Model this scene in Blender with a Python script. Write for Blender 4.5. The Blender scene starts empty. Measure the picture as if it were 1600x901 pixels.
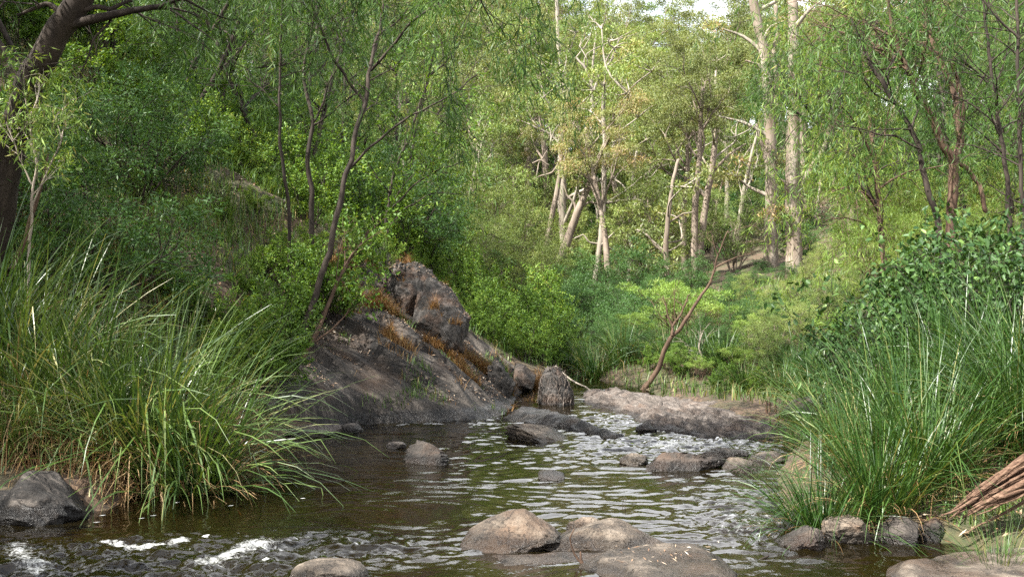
import bpy, math, random
import numpy as np
from mathutils import Vector

rng = np.random.default_rng(11)
random.seed(11)
S = bpy.context.scene
COL = S.collection
CAMH, K, CX, CY = 1.4, 1716.0, 800.0, 450.5


# ------------------------------------------------------------------ basics
def P(px, py, Y):
    """point seen at photo pixel (px,py) at distance Y"""
    return np.array([(px - CX) / K * Y, Y, CAMH - (py - CY) / K * Y])


def W(px, py, z=0.0):
    Y = (CAMH - z) * K / (py - CY)
    return np.array([(px - CX) / K * Y, Y])


def unit(v):
    return v / np.maximum(np.linalg.norm(v, axis=-1, keepdims=True), 1e-9)


def ss(t):
    t = np.clip(t, 0, 1)
    return t * t * (3 - 2 * t)


_perm = np.random.default_rng(3).permutation(256)
_perm = np.concatenate([_perm, _perm, _perm])
_grad = unit(np.random.default_rng(4).normal(size=(256, 3)))


def noise(p):
    p = np.asarray(p, float)
    i = np.floor(p).astype(int)
    f = p - i
    u = f * f * f * (f * (f * 6 - 15) + 10)
    i &= 255
    out = 0
    for dx in (0, 1):
        for dy in (0, 1):
            for dz in (0, 1):
                h = _perm[_perm[_perm[(i[..., 0] + dx) & 255] + ((i[..., 1] + dy) & 255)] + ((i[..., 2] + dz) & 255)]
                g = _grad[h]
                d = f - np.array([dx, dy, dz])
                w = (u[..., 0] if dx else 1 - u[..., 0]) * (u[..., 1] if dy else 1 - u[..., 1]) * (u[..., 2] if dz else 1 - u[..., 2])
                out = out + w * (g * d).sum(-1)
    return out * 1.6


def fbm(p, o=4, gain=.5):
    p = np.asarray(p, float)
    a, s, t = 1, 0, 0
    for k in range(o):
        s = s + a * noise(p * (2.03 ** k) + 17.3 * k)
        t += a
        a *= gain
    return s / t


def tag(o, label=None, cat=None, group=None, kind=None):
    if label: o['label'] = label
    if cat: o['category'] = cat
    if group: o['group'] = group
    if kind: o['kind'] = kind
    return o


def link(o, parent=None):
    COL.objects.link(o)
    if parent is not None:
        o.parent = parent
    return o


def empty(name, loc=(0, 0, 0), rz=0.0, sc=1.0):
    o = bpy.data.objects.new(name, None)
    o.empty_display_size = .2
    o.location = [float(v) for v in loc]
    o.rotation_euler = (0, 0, rz)
    o.scale = (sc, sc, sc) if np.isscalar(sc) else sc
    return link(o)


def make_mesh(name, V, F, mat, smooth=True, attrs=None):
    """V (N,3); F list of (M,k) int arrays; attrs {name:(domain, values)}"""
    V = np.asarray(V, np.float32)
    me = bpy.data.meshes.new(name)
    me.vertices.add(len(V))
    me.vertices.foreach_set('co', V.ravel())
    Fs = [np.asarray(f, np.int32) for f in (F if isinstance(F, list) else [F]) if len(f)]
    loops = np.concatenate([f.ravel() for f in Fs])
    tot = np.concatenate([np.full(len(f), f.shape[1], np.int32) for f in Fs])
    start = np.concatenate([[0], np.cumsum(tot)[:-1]]).astype(np.int32)
    me.loops.add(len(loops))
    me.loops.foreach_set('vertex_index', loops)
    me.polygons.add(len(tot))
    me.polygons.foreach_set('loop_start', start)
    me.polygons.foreach_set('loop_total', tot)
    if attrs:
        for k, (dom, val) in attrs.items():
            a = me.attributes.new(k, 'FLOAT', dom)
            a.data.foreach_set('value', np.asarray(val, np.float32))
    me.update(calc_edges=True)
    me.polygons.foreach_set('use_smooth', np.full(len(tot), smooth))
    me.validate()
    if mat: me.materials.append(mat)
    return me


def obj(name, me, parent=None):
    return link(bpy.data.objects.new(name, me), parent)


def copy_tree(root, loc, rz, sc):
    c = root.copy()
    COL.objects.link(c)
    c.location = [float(v) for v in loc]
    c.rotation_euler = (0, 0, rz)
    c.scale = (sc, sc, sc) if np.isscalar(sc) else sc
    for ch in list(root.children):
        d = ch.copy()
        COL.objects.link(d)
        d.parent = c
    return c


# ------------------------------------------------------------------ materials
def new_mat(name):
    m = bpy.data.materials.new(name)
    m.use_nodes = True
    nt = m.node_tree
    nt.nodes.clear()
    return m, nt, nt.nodes.new('ShaderNodeOutputMaterial')


def N(nt, t, **kw):
    n = nt.nodes.new('ShaderNode' + t)
    for k, v in kw.items():
        if k in n.inputs:
            n.inputs[k].default_value = v
        else:
            setattr(n, k, v)
    return n


def ramp(nt, fac, stops):
    r = nt.nodes.new('ShaderNodeValToRGB')
    e = r.color_ramp.elements
    while len(e) < len(stops): e.new(.5)
    for i, (p, c) in enumerate(stops):
        e[i].position = p
        e[i].color = (*c, 1) if len(c) == 3 else c
    nt.links.new(fac, r.inputs[0])
    return r.outputs[0]


def leaf_mat(name, stops, trans=.35, tcol=(1.35, 1.25, .45), rough=.5, spec=.22, inst=.35):
    m, nt, out = new_mat(name)
    at = N(nt, 'Attribute', attribute_name='tone')
    oi = N(nt, 'ObjectInfo')
    ma = N(nt, 'Math', operation='MULTIPLY_ADD')
    nt.links.new(oi.outputs['Random'], ma.inputs[0])
    ma.inputs[1].default_value = inst
    ma.inputs[2].default_value = -inst / 2
    ad = N(nt, 'Math', operation='ADD')
    nt.links.new(at.outputs['Fac'], ad.inputs[0])
    nt.links.new(ma.outputs[0], ad.inputs[1])
    c = ramp(nt, ad.outputs[0], stops)
    pr = N(nt, 'BsdfPrincipled')
    pr.inputs['Roughness'].default_value = rough
    pr.inputs['Specular IOR Level'].default_value = spec
    nt.links.new(c, pr.inputs['Base Color'])
    mul = N(nt, 'MixRGB', blend_type='MULTIPLY')
    mul.inputs[0].default_value = 1
    nt.links.new(c, mul.inputs[1])
    mul.inputs[2].default_value = (*tcol, 1)
    tr = N(nt, 'BsdfTranslucent')
    nt.links.new(mul.outputs[0], tr.inputs[0])
    mx = N(nt, 'MixShader')
    mx.inputs[0].default_value = trans - .06
    nt.links.new(pr.outputs[0], mx.inputs[1])
    nt.links.new(tr.outputs[0], mx.inputs[2])
    nt.links.new(mx.outputs[0], out.inputs[0])
    return m


def bark_mat(name, c1, c2, c3, scale=(9, 9, 1.6), bump=.6, dist=.03):
    m, nt, out = new_mat(name)
    tc = N(nt, 'TexCoord')
    mp = N(nt, 'Mapping')
    mp.inputs['Scale'].default_value = scale
    nt.links.new(tc.outputs['Object'], mp.inputs[0])
    n1 = N(nt, 'TexNoise', Scale=1.0, Detail=6.0, Roughness=.65)
    nt.links.new(mp.outputs[0], n1.inputs['Vector'])
    n2 = N(nt, 'TexNoise', Scale=.9, Detail=3.0)
    nt.links.new(tc.outputs['Object'], n2.inputs['Vector'])
    a = ramp(nt, n1.outputs[0], [(.33, c1), (.5, c2), (.68, c3)])
    b = ramp(nt, n2.outputs[0], [(.35, c1), (.65, c3)])
    mx = N(nt, 'MixRGB')
    mx.inputs[0].default_value = .35
    nt.links.new(a, mx.inputs[1]); nt.links.new(b, mx.inputs[2])
    pr = N(nt, 'BsdfPrincipled')
    pr.inputs['Roughness'].default_value = .85
    pr.inputs['Specular IOR Level'].default_value = .2
    nt.links.new(mx.outputs[0], pr.inputs['Base Color'])
    bp = N(nt, 'Bump')
    bp.inputs['Strength'].default_value = bump
    bp.inputs['Distance'].default_value = dist
    nt.links.new(n1.outputs[0], bp.inputs['Height'])
    nt.links.new(bp.outputs[0], pr.inputs['Normal'])
    nt.links.new(pr.outputs[0], out.inputs[0])
    return m


def rock_mat(name, dark, mid, pale, wet=.05, strata=(1, 1, 1), rot=(0, 0, 0), moss=None, rust=(.2, .1, .05), rustamt=.3, sc=5.0, rmp=(.3, .5, .66)):
    m, nt, out = new_mat(name)
    ge = N(nt, 'NewGeometry')
    mp = N(nt, 'Mapping')
    mp.vector_type = 'TEXTURE'
    mp.inputs['Scale'].default_value = [1 / v for v in strata]
    mp.inputs['Rotation'].default_value = rot
    nt.links.new(ge.outputs['Position'], mp.inputs[0])
    n1 = N(nt, 'TexNoise', Scale=sc, Detail=9.0, Roughness=.68)
    nt.links.new(mp.outputs[0], n1.inputs['Vector'])
    n2 = N(nt, 'TexNoise', Scale=sc * .45, Detail=5.0, Roughness=.6)
    nt.links.new(ge.outputs['Position'], n2.inputs['Vector'])
    n3 = N(nt, 'TexNoise', Scale=sc * 14, Detail=3.0)
    nt.links.new(ge.outputs['Position'], n3.inputs['Vector'])
    vo = N(nt, 'TexVoronoi', feature='DISTANCE_TO_EDGE', Scale=sc * .7)
    wv = N(nt, 'MixRGB'); wv.inputs[0].default_value = .35
    nt.links.new(mp.outputs[0], wv.inputs[1]); nt.links.new(n1.outputs[1], wv.inputs[2])
    nt.links.new(wv.outputs[0], vo.inputs['Vector'])
    a = ramp(nt, n1.outputs[0], [(rmp[0], dark), (rmp[1], mid), (rmp[2], pale)])
    rf = ramp(nt, n2.outputs[0], [(.5, (0, 0, 0)), (.68, (rustamt,) * 3)])
    mx = N(nt, 'MixRGB')
    nt.links.new(rf, mx.inputs[0]); nt.links.new(a, mx.inputs[1]); mx.inputs[2].default_value = (*rust, 1)
    # small lichen flecks
    lf = ramp(nt, n3.outputs[0], [(.6, (0, 0, 0)), (.72, (.5, .5, .5))])
    ml = N(nt, 'MixRGB')
    nt.links.new(lf, ml.inputs[0]); nt.links.new(mx.outputs[0], ml.inputs[1]); ml.inputs[2].default_value = (*[min(.5, c * 1.35) for c in pale], 1)
    # fine cracks
    cf = ramp(nt, vo.outputs['Distance'], [(0.0, (.22, .2, .19)), (.03, (1, 1, 1))])
    mc = N(nt, 'MixRGB', blend_type='MULTIPLY'); mc.inputs[0].default_value = .6
    nt.links.new(ml.outputs[0], mc.inputs[1]); nt.links.new(cf, mc.inputs[2])
    # wet film just over the water line
    sx = N(nt, 'SeparateXYZ')
    nt.links.new(ge.outputs['Position'], sx.inputs[0])
    wa = N(nt, 'Math', operation='MULTIPLY_ADD')
    nt.links.new(n2.outputs[0], wa.inputs[0]); wa.inputs[1].default_value = .12; wa.inputs[2].default_value = -.06
    wb = N(nt, 'Math', operation='SUBTRACT')
    nt.links.new(sx.outputs[2], wb.inputs[0]); nt.links.new(wa.outputs[0], wb.inputs[1])
    mr = N(nt, 'MapRange')
    mr.inputs[1].default_value = wet; mr.inputs[2].default_value = wet + .03
    nt.links.new(wb.outputs[0], mr.inputs[0])
    wm = ramp(nt, mr.outputs[0], [(0, (.28, .27, .26)), (1, (1, 1, 1))])
    m2 = N(nt, 'MixRGB', blend_type='MULTIPLY'); m2.inputs[0].default_value = 1
    nt.links.new(mc.outputs[0], m2.inputs[1]); nt.links.new(wm, m2.inputs[2])
    rg = N(nt, 'MapRange')
    rg.inputs[3].default_value = .38; rg.inputs[4].default_value = .8
    nt.links.new(mr.outputs[0], rg.inputs[0])
    pr = N(nt, 'BsdfPrincipled')
    pr.inputs['Specular IOR Level'].default_value = .35
    nt.links.new(m2.outputs[0], pr.inputs['Base Color'])
    nt.links.new(rg.outputs[0], pr.inputs['Roughness'])
    hs = N(nt, 'Math', operation='MULTIPLY_ADD')
    nt.links.new(n3.outputs[0], hs.inputs[0]); hs.inputs[1].default_value = .18
    nt.links.new(n1.outputs[0], hs.inputs[2])
    bp = N(nt, 'Bump')
    bp.inputs['Strength'].default_value = 1.0; bp.inputs['Distance'].default_value = .07
    nt.links.new(hs.outputs[0], bp.inputs['Height'])
    bp2 = N(nt, 'Bump')
    bp2.inputs['Strength'].default_value = .5; bp2.inputs['Distance'].default_value = .02
    nt.links.new(cf, bp2.inputs['Height']); nt.links.new(bp.outputs[0], bp2.inputs['Normal'])
    nt.links.new(bp2.outputs[0], pr.inputs['Normal'])
    nt.links.new(pr.outputs[0], out.inputs[0])
    return m


M = {}
M['shrub'] = leaf_mat('shrub_leaf', [(0, (.026, .06, .01)), (.45, (.07, .135, .016)), (.8, (.135, .21, .026)), (1, (.23, .26, .05))], .36)
M['shrub_dark'] = leaf_mat('shrub_dark_leaf', [(0, (.022, .055, .014)), (.5, (.045, .1, .025)), (.85, (.08, .145, .035)), (1, (.14, .17, .06))], .35)
M['wattle'] = leaf_mat('wattle_leaf', [(0, (.08, .14, .03)), (.5, (.15, .235, .045)), (.85, (.22, .29, .07)), (1, (.3, .25, .1))], .34)
M['fine_grey'] = leaf_mat('fine_grey_leaf', [(0, (.065, .105, .026)), (.5, (.145, .195, .048)), (1, (.24, .26, .085))], .32)
M['weep'] = leaf_mat('weeping_leaf', [(0, (.018, .046, .01)), (.5, (.05, .102, .019)), (.85, (.1, .16, .032)), (1, (.2, .19, .065))], .42, rough=.5, spec=.22)
M['weep_bright'] = leaf_mat('weeping_bright_leaf', [(0, (.05, .09, .02)), (.5, (.12, .185, .034)), (.85, (.19, .25, .055)), (1, (.28, .27, .1))], .48, rough=.5, spec=.22)
M['euc'] = leaf_mat('eucalypt_leaf', [(0, (.04, .07, .016)), (.45, (.105, .15, .034)), (.8, (.175, .22, .055)), (1, (.26, .21, .08))], .35, rough=.5, spec=.25, inst=.5)
M['euc_olive'] = leaf_mat('eucalypt_olive_leaf', [(0, (.05, .07, .022)), (.45, (.125, .15, .045)), (.8, (.19, .2, .068)), (1, (.27, .18, .09))], .35, rough=.5, spec=.25, inst=.5)
M['broad'] = leaf_mat('broad_leaf', [(0, (.015, .04, .011)), (.5, (.035, .074, .019)), (.85, (.065, .12, .028)), (1, (.12, .18, .045))], .25, rough=.48, spec=.2)
M['sedge'] = leaf_mat('sedge_blade', [(0, (.012, .036, .007)), (.5, (.03, .07, .012)), (.85, (.07, .12, .025)), (1, (.22, .2, .08))], .3, rough=.38, spec=.35)
M['sedge_cool'] = leaf_mat('sedge_cool_blade', [(0, (.02, .045, .012)), (.5, (.055, .098, .02)), (.8, (.11, .15, .042)), (1, (.27, .25, .12))], .25, rough=.36, spec=.4)
M['dead'] = leaf_mat('dead_blade', [(0, (.08, .045, .02)), (.5, (.19, .115, .05)), (1, (.36, .26, .14))], .25, tcol=(1.1, .9, .6), rough=.6, spec=.2)
M['orange'] = leaf_mat('rusty_moss', [(0, (.075, .035, .014)), (.5, (.165, .088, .03)), (.8, (.25, .165, .06)), (1, (.15, .16, .045))], .3, tcol=(1.1, .9, .5), rough=.6, spec=.2)
M['grass'] = leaf_mat('grass_blade', [(0, (.025, .055, .012)), (.55, (.06, .115, .022)), (.85, (.12, .15, .04)), (1, (.25, .19, .08))], .35, rough=.45, spec=.3)
M['litter'] = leaf_mat('litter_leaf', [(0, (.1, .05, .025)), (.4, (.22, .13, .07)), (.75, (.36, .28, .2)), (1, (.55, .5, .43))], .1, tcol=(1, .8, .6), rough=.55, spec=.4)
M['bark_dark'] = bark_mat('bark_dark', (.008, .006, .005), (.022, .016, .012), (.055, .042, .032))
M['bark_brown'] = bark_mat('bark_brown', (.026, .015, .01), (.065, .038, .025), (.125, .085, .056), (14, 14, 3))
M['bark_pale'] = bark_mat('bark_pale', (.10, .08, .058), (.2, .175, .138), (.3, .27, .22), (3, 3, .5), .3)
M['bark_grey'] = bark_mat('bark_grey', (.07, .052, .038), (.15, .118, .09), (.23, .19, .15), (5, 5, .6), .4)
M['bark_strip'] = bark_mat('bark_strip', (.06, .038, .025), (.155, .122, .09), (.27, .235, .19), (5, 5, .35), .7)
M['twig_pale'] = bark_mat('twig_pale', (.12, .095, .07), (.22, .185, .145), (.32, .28, .23), (20, 20, 5), .2)
M['fibre'] = bark_mat('root_fibre', (.03, .022, .018), (.1, .08, .066), (.2, .17, .145), (30, 30, 30), .2)
M['wood_red'] = bark_mat('wood_red', (.022, .011, .007), (.08, .042, .026), (.19, .125, .085), (12, 45, 45), .9, .02)
M['rock'] = rock_mat('river_rock', (.026, .02, .015), (.078, .061, .045), (.15, .122, .094), .045, rustamt=.6, rust=(.13, .075, .042), rmp=(.36, .5, .62), sc=6)
M['rock_pale'] = rock_mat('ledge_rock', (.028, .023, .019), (.095, .078, .066), (.18, .155, .135), .03, (6, .8, 3), (0, 0, .41), rust=(.16, .09, .055))
M['rock_slope'] = rock_mat('slope_rock', (.006, .005, .004), (.02, .0165, .0135), (.08, .067, .055), .1, (.7, 5, 1.0), (0, 0, -.27), rust=(.075, .043, .024), rustamt=.5, sc=3.2, rmp=(.38, .5, .62))
M['rock_dark'] = rock_mat('dark_rock', (.012, .01, .008), (.034, .028, .023), (.08, .067, .056), .05)
M['rock_lichen'] = rock_mat('lichen_rock', (.006, .005, .004), (.021, .018, .015), (.095, .085, .076), .02, sc=8)

# ------------------------------------------------------------------ terrain
LB = np.array([(-5, -2), (-4.2, 3), (-3.7, 5.0), (-3.4, 6.3), (-2.55, 6.95), (-2.5, 8.4), (-2.25, 10.3), (-1.55, 11.4), (-.34, 11.75), (-.02, 12.2), (.1, 13.0), (.3, 13.8), (.45, 14.4), (.75, 15.5),
               (1.1, 17.5), (.8, 22), (0, 30), (-3, 45), (-8, 70), (-20, 130), (-30, 220)], float)
RB = np.array([(4.5, -2), (3.6, 3), (3.0, 5.0), (2.6, 5.7), (1.7, 6.9), (1.98, 8.3), (2.45, 9.6), (2.4, 10.6), (2.15, 12), (1.7, 14.1), (1.2, 15.5), (1.4, 17.5), (1.8, 22),
               (3, 30), (4, 45), (6, 70), (10, 130), (20, 220)], float)


def polydist(x, y, L, closed=False):
    best = np.full(np.shape(x), 1e9)
    n = len(L)
    for i in range(n if closed else n - 1):
        a, b = L[i], L[(i + 1) % n]
        ab = b - a
        t = np.clip(((x - a[0]) * ab[0] + (y - a[1]) * ab[1]) / (ab @ ab), 0, 1)
        best = np.minimum(best, np.hypot(x - a[0] - t * ab[0], y - a[1] - t * ab[1]))
    return best


def inside(x, y, L):
    r = np.zeros(np.shape(x), bool)
    n = len(L)
    for i in range(n):
        a, b = L[i], L[(i + 1) % n]
        c = ((a[1] > y) != (b[1] > y)) & (x < (b[0] - a[0]) * (y - a[1]) / (b[1] - a[1] + 1e-12) + a[0])
        r ^= c
    return r


def sd_poly(x, y, L):
    d = polydist(x, y, L, True)
    return np.where(inside(x, y, L), d, -d)


SLOPE_POLY = np.array([(-2.7, 10.2), (-2.2, 10.75), (-1.5, 11.35), (-.3, 11.68), (.02, 12.15), (.14, 13.0), (.34, 13.8), (.48, 14.4), (.3, 14.9), (-.35, 15.0), (-1.1, 15.2), (-1.7, 15.5), (-2.05, 14.9), (-2.2, 13.4), (-2.35, 12.0), (-2.6, 11.0)])


def base_z(y):
    return np.interp(y, [0, 14.5, 16.5, 20, 30, 45, 70, 100, 150, 230], [0, 0, .16, .3, .6, 1.0, 4.0, 8.5, 16, 26])


def G(x, y, raw=False):
    x = np.asarray(x, float); y = np.asarray(y, float)
    xl = np.interp(y, LB[:, 1], LB[:, 0]); xr = np.interp(y, RB[:, 1], RB[:, 0])
    dl = polydist(x, y, LB); dr = polydist(x, y, RB)
    wy = ss((y - 10.3) / 1.0) * ss((16.2 - y) / 1.2)
    zl = .14 * ss(dl / .2) + (1 - wy) * np.interp(dl, [0, .9, 2, 8, 30, 60], [0, .1, .75, 5.0, 14, 18]) + wy * np.interp(dl, [0, .55, .9, 1.5, 2.2, 3.2, 8, 30, 60], [0, .2, .44, .9, 1.54, 2.15, 5.0, 14, 18])
    zr = .1 * ss(dr / .2) + np.interp(dr, [0, 1, 8, 30, 60], [0, .12, 1.8, 7, 12])
    wet = np.interp(y, [0, 14.5, 17, 300], [1, 1, .15, .1])
    bed = -.5 * ss(np.minimum(dl, dr) / .9) * wet
    # shallow rock shelf at the near end of the pool
    sh = np.exp(-((x + 2.2) / 1.5) ** 2 - ((y - 5.4) / .8) ** 2) * .42 + np.exp(-((x - .6) / 1.2) ** 2 - ((y - 5.6) / .5) ** 2) * .4
    bed = np.minimum(bed + sh, -.05)
    z = np.where(x < xl, zl, np.where(x > xr, zr, bed)) + base_z(y)
    land = np.where((x < xl) | (x > xr), np.minimum(1, np.where(x < xl, dl, dr) / 1.5), .15)
    q = np.stack([x, y, np.zeros_like(x)], -1)
    z = z + land * (fbm(q * .35, 3) * .35 + fbm(q * 1.7 + 5, 3) * .09)
    if not raw:
        z = z - .22 * ss(sd_poly(x, y, SLOPE_POLY) / .3 + .3)
    return z


def g(x, y):
    return float(G(np.array([x]), np.array([y]))[0])


def grid_mesh(name, xs, ys, zf, mat, attrs=None):
    X, Y = np.meshgrid(xs, ys)
    Z = zf(X, Y)
    V = np.stack([X, Y, Z], -1).reshape(-1, 3)
    nx, ny = len(xs), len(ys)
    i = np.arange(nx * ny).reshape(ny, nx)
    F = np.stack([i[:-1, :-1], i[:-1, 1:], i[1:, 1:], i[1:, :-1]], -1).reshape(-1, 4)
    return make_mesh(name, V, F, mat, True, attrs(X, Y) if attrs else None)


def soil_mat():
    m, nt, out = new_mat('forest_soil')
    ge = N(nt, 'NewGeometry')
    n1 = N(nt, 'TexNoise', Scale=1.3, Detail=6.0, Roughness=.65)
    n2 = N(nt, 'TexNoise', Scale=26.0, Detail=5.0, Roughness=.7)
    for n in (n1, n2): nt.links.new(ge.outputs['Position'], n.inputs['Vector'])
    a = ramp(nt, n2.outputs[0], [(.3, (.018, .012, .008)), (.5, (.06, .036, .02)), (.66, (.15, .095, .055))])
    b = ramp(nt, n1.outputs[0], [(.42, (0, 0, 0)), (.6, (.7, .7, .7))])
    mx = N(nt, 'MixRGB')
    nt.links.new(b, mx.inputs[0]); nt.links.new(a, mx.inputs[1]); mx.inputs[2].default_value = (.035, .045, .014, 1)
    pr = N(nt, 'BsdfPrincipled', Roughness=.95)
    nt.links.new(mx.outputs[0], pr.inputs['Base Color'])
    bp = N(nt, 'Bump', Strength=.9, Distance=.05)
    nt.links.new(n2.outputs[0], bp.inputs['Height']); nt.links.new(bp.outputs[0], pr.inputs['Normal'])
    nt.links.new(pr.outputs[0], out.inputs[0])
    return m


def spaced(segs):
    r = []
    for a, b, s in segs:
        r += list(np.arange(a, b, s))
    return np.array(r + [segs[-1][1]])


xs = spaced([(-260, -60, 12), (-60, -14, 1.6), (-14, -5, .3), (-5, 4, .09), (4, 12, .3), (12, 60, 1.6), (60, 260, 12)])
ys = spaced([(-12, 2, .6), (2, 18, .09), (18, 30, .35), (30, 80, 1.5), (80, 320, 12)])
terr = obj('terrain', grid_mesh('terrain', xs, ys, G, soil_mat()))
tag(terr, 'brown forest soil and leaf litter banks and hillside', 'terrain', kind='structure')


# ------------------------------------------------------------------ water
def blob(x, y, px, py, rx, ry):
    c = W(px, py)
    return np.exp(-((x - c[0]) / rx) ** 2 - ((y - c[1]) / ry) ** 2)


def turb(x, y):
    t = (blob(x, y, 120, 870, 1.1, .5) + blob(x, y, 350, 865, .9, .42) + blob(x, y, 1160, 815, .42, .7) + .8 * blob(x, y, 1000, 700, .9, .9) + .9 * blob(x, y, 960, 655, .55, 1.0)
         + .8 * blob(x, y, 1120, 690, .6, .5) + .7 * blob(x, y, 650, 662, 1.1, .22) + .6 * blob(x, y, 1220, 830, .3, .4) + .5 * blob(x, y, 1170, 770, .35, .7) + .5 * blob(x, y, 560, 850, .5, .3))
    return np.clip(t, 0, 1)


def water_z(x, y):
    q = np.stack([x, y, np.zeros_like(x)], -1)
    rise = .1 * ss((y - 12.6) / 2.5)
    calm = 1 - .82 * np.clip(blob(x, y, 280, 775, 1.3, 1.5) + blob(x, y, 760, 895, .55, .3) + blob(x, y, 420, 720, 1, 1.6) * .7, 0, 1)
    T = turb(x, y)
    wq = q + np.stack([fbm(q * .8, 2), fbm(q * .8 + 9, 2), 0 * x], -1) * .45
    # trains of ripples that fan out from the inflow on the right
    c0 = W(1010, 690)
    R = np.hypot(wq[..., 0] - c0[0], (wq[..., 1] - c0[1]) * 1.0)
    rip = np.sin(R * 21) * (.5 + .5 * fbm(q * 1.3 + 3, 2))
    rip = np.sin(R * 30 + 2 * fbm(q * 1.1 + 1, 2)) * ss(.6 + fbm(q * 1.3 + 3, 2))
    z = calm * 1.05 * (.0022 * rip + .0085 * noise(wq * np.array([3.0, 5.5, 1])) + .0062 * noise(wq * np.array([6.5, 13, 1]) + 4) + .0022 * noise(wq * np.array([15, 27, 1]) + 9) + .0008 * noise(q * 40))
    z = z + T * (.03 * noise(q * np.array([4.0, 6.5, 1]) + 20) + .014 * (1 - np.abs(noise(q * 12 + 7)) * 2) + .008 * noise(q * 26) + .004 * noise(q * 55))
    # lip of the shelf: water drops to the near left
    z = z - .05 * ss((5.9 - y) / .7) * ss((-.9 - x) / .6)
    return z + rise


def foam_f(x, y):
    q = np.stack([x, y, np.zeros_like(x)], -1)
    n = .5 + .5 * fbm(q * 9, 4, .6)
    def streak(pts, w):
        L = np.array([W(*p) for p in pts])
        return np.exp(-(polydist(x, y, L) / w) ** 2)
    f = (1.0 * streak([(168, 846), (215, 858), (285, 846)], .05) + .75 * streak([(330, 874), (375, 862), (400, 850)], .11) + .7 * streak([(25, 850), (40, 870), (60, 885)], .09)
         + .9 * streak([(893, 632), (918, 629)], .12) + .75 * streak([(1030, 697), (1065, 693), (1110, 694)], .13) + .4 * streak([(1120, 835), (1200, 810)], .16) + .3 * streak([(480, 850), (430, 858)], .14)
         + .3 * streak([(590, 664), (770, 655)], .1) + .4 * streak([(900, 660), (1000, 668)], .25) + .3 * turb(x, y))
    v = np.clip(f * .85, 0, .95) * (.6 + .7 * n)
    rs = np.random.default_rng(5)
    for k in range(34):
        px = rs.normal(330, 150); py = rs.normal(790, 35)
        if py < 735 or px < 120: continue
        c = W(px, py); r = rs.uniform(.006, .012)
        v = np.maximum(v, 3.0 * (np.hypot(x - c[0], y - c[1]) < r))
    return v


def water_mat():
    m, nt, out = new_mat('tea_brown_water')
    ge = N(nt, 'NewGeometry')
    at = N(nt, 'Attribute', attribute_name='foam')
    n1 = N(nt, 'TexNoise', Scale=34.0, Detail=2.0)
    nt.links.new(ge.outputs['Position'], n1.inputs['Vector'])
    bp = N(nt, 'Bump', Strength=.12, Distance=.012)
    nt.links.new(n1.outputs[0], bp.inputs['Height'])
    fr = N(nt, 'Fresnel', IOR=1.36)
    nt.links.new(bp.outputs[0], fr.inputs['Normal'])
    gl = N(nt, 'BsdfGlossy', Roughness=.03)
    gl.inputs[0].default_value = (1, 1, 1, 1)
    nt.links.new(bp.outputs[0], gl.inputs['Normal'])
    tr = N(nt, 'BsdfTransparent')
    tr.inputs[0].default_value = (.4, .24, .08, 1)
    df = N(nt, 'BsdfDiffuse')
    df.inputs[0].default_value = (.008, .006, .002, 1)
    m0 = N(nt, 'MixShader'); m0.inputs[0].default_value = .55
    nt.links.new(tr.outputs[0], m0.inputs[1]); nt.links.new(df.outputs[0], m0.inputs[2])
    m1 = N(nt, 'MixShader')
    nt.links.new(fr.outputs[0], m1.inputs[0]); nt.links.new(m0.outputs[0], m1.inputs[1]); nt.links.new(gl.outputs[0], m1.inputs[2])
    fo = N(nt, 'BsdfPrincipled', Roughness=.6)
    fo.inputs['Base Color'].default_value = (.55, .56, .55, 1)
    bf = N(nt, 'Bump', Strength=.8, Distance=.02)
    n2 = N(nt, 'TexNoise', Scale=70.0, Detail=3.0)
    nt.links.new(ge.outputs['Position'], n2.inputs['Vector'])
    nt.links.new(n2.outputs[0], bf.inputs['Height']); nt.links.new(bf.outputs[0], fo.inputs['Normal'])
    m2 = N(nt, 'MixShader')
    n3 = N(nt, 'TexNoise', Scale=24.0, Detail=7.0, Roughness=.75)
    n3.inputs['Distortion'].default_value = 1.2
    nt.links.new(ge.outputs['Position'], n3.inputs['Vector'])
    fa = N(nt, 'Math', operation='MULTIPLY_ADD')
    nt.links.new(at.outputs['Fac'], fa.inputs[0]); fa.inputs[1].default_value = .42
    nt.links.new(n3.outputs[0], fa.inputs[2])
    fr2 = ramp(nt, fa.outputs[0], [(.76, (0, 0, 0)), (1.0, (.62, .62, .62))])
    nt.links.new(fr2, m2.inputs[0]); nt.links.new(m1.outputs[0], m2.inputs[1]); nt.links.new(fo.outputs[0], m2.inputs[2])
    nt.links.new(m2.outputs[0], out.inputs[0])
    return m


wx = np.arange(-4.4, 4.2, .021)
wy = spaced([(2.6, 5, .05), (5, 8, .017), (8, 12, .022), (12, 17.5, .04)])
water = obj('water', grid_mesh('water', wx, wy, water_z, water_mat(), lambda X, Y: {'foam': ('POINT', foam_f(X, Y).ravel())}))
tag(water, 'rippling tea brown stream reflecting white sky', 'water', kind='structure')


# ------------------------------------------------------------------ rocks
def ico(sub):
    import bmesh
    bm = bmesh.new()
    bmesh.ops.create_icosphere(bm, subdivisions=sub, radius=1)
    V = np.array([v.co[:] for v in bm.verts]); F = np.array([[v.index for v in f.verts] for f in bm.faces])
    bm.free()
    return V, F


ICO = {k: ico(k) for k in (3, 4, 5, 6)}


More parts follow.
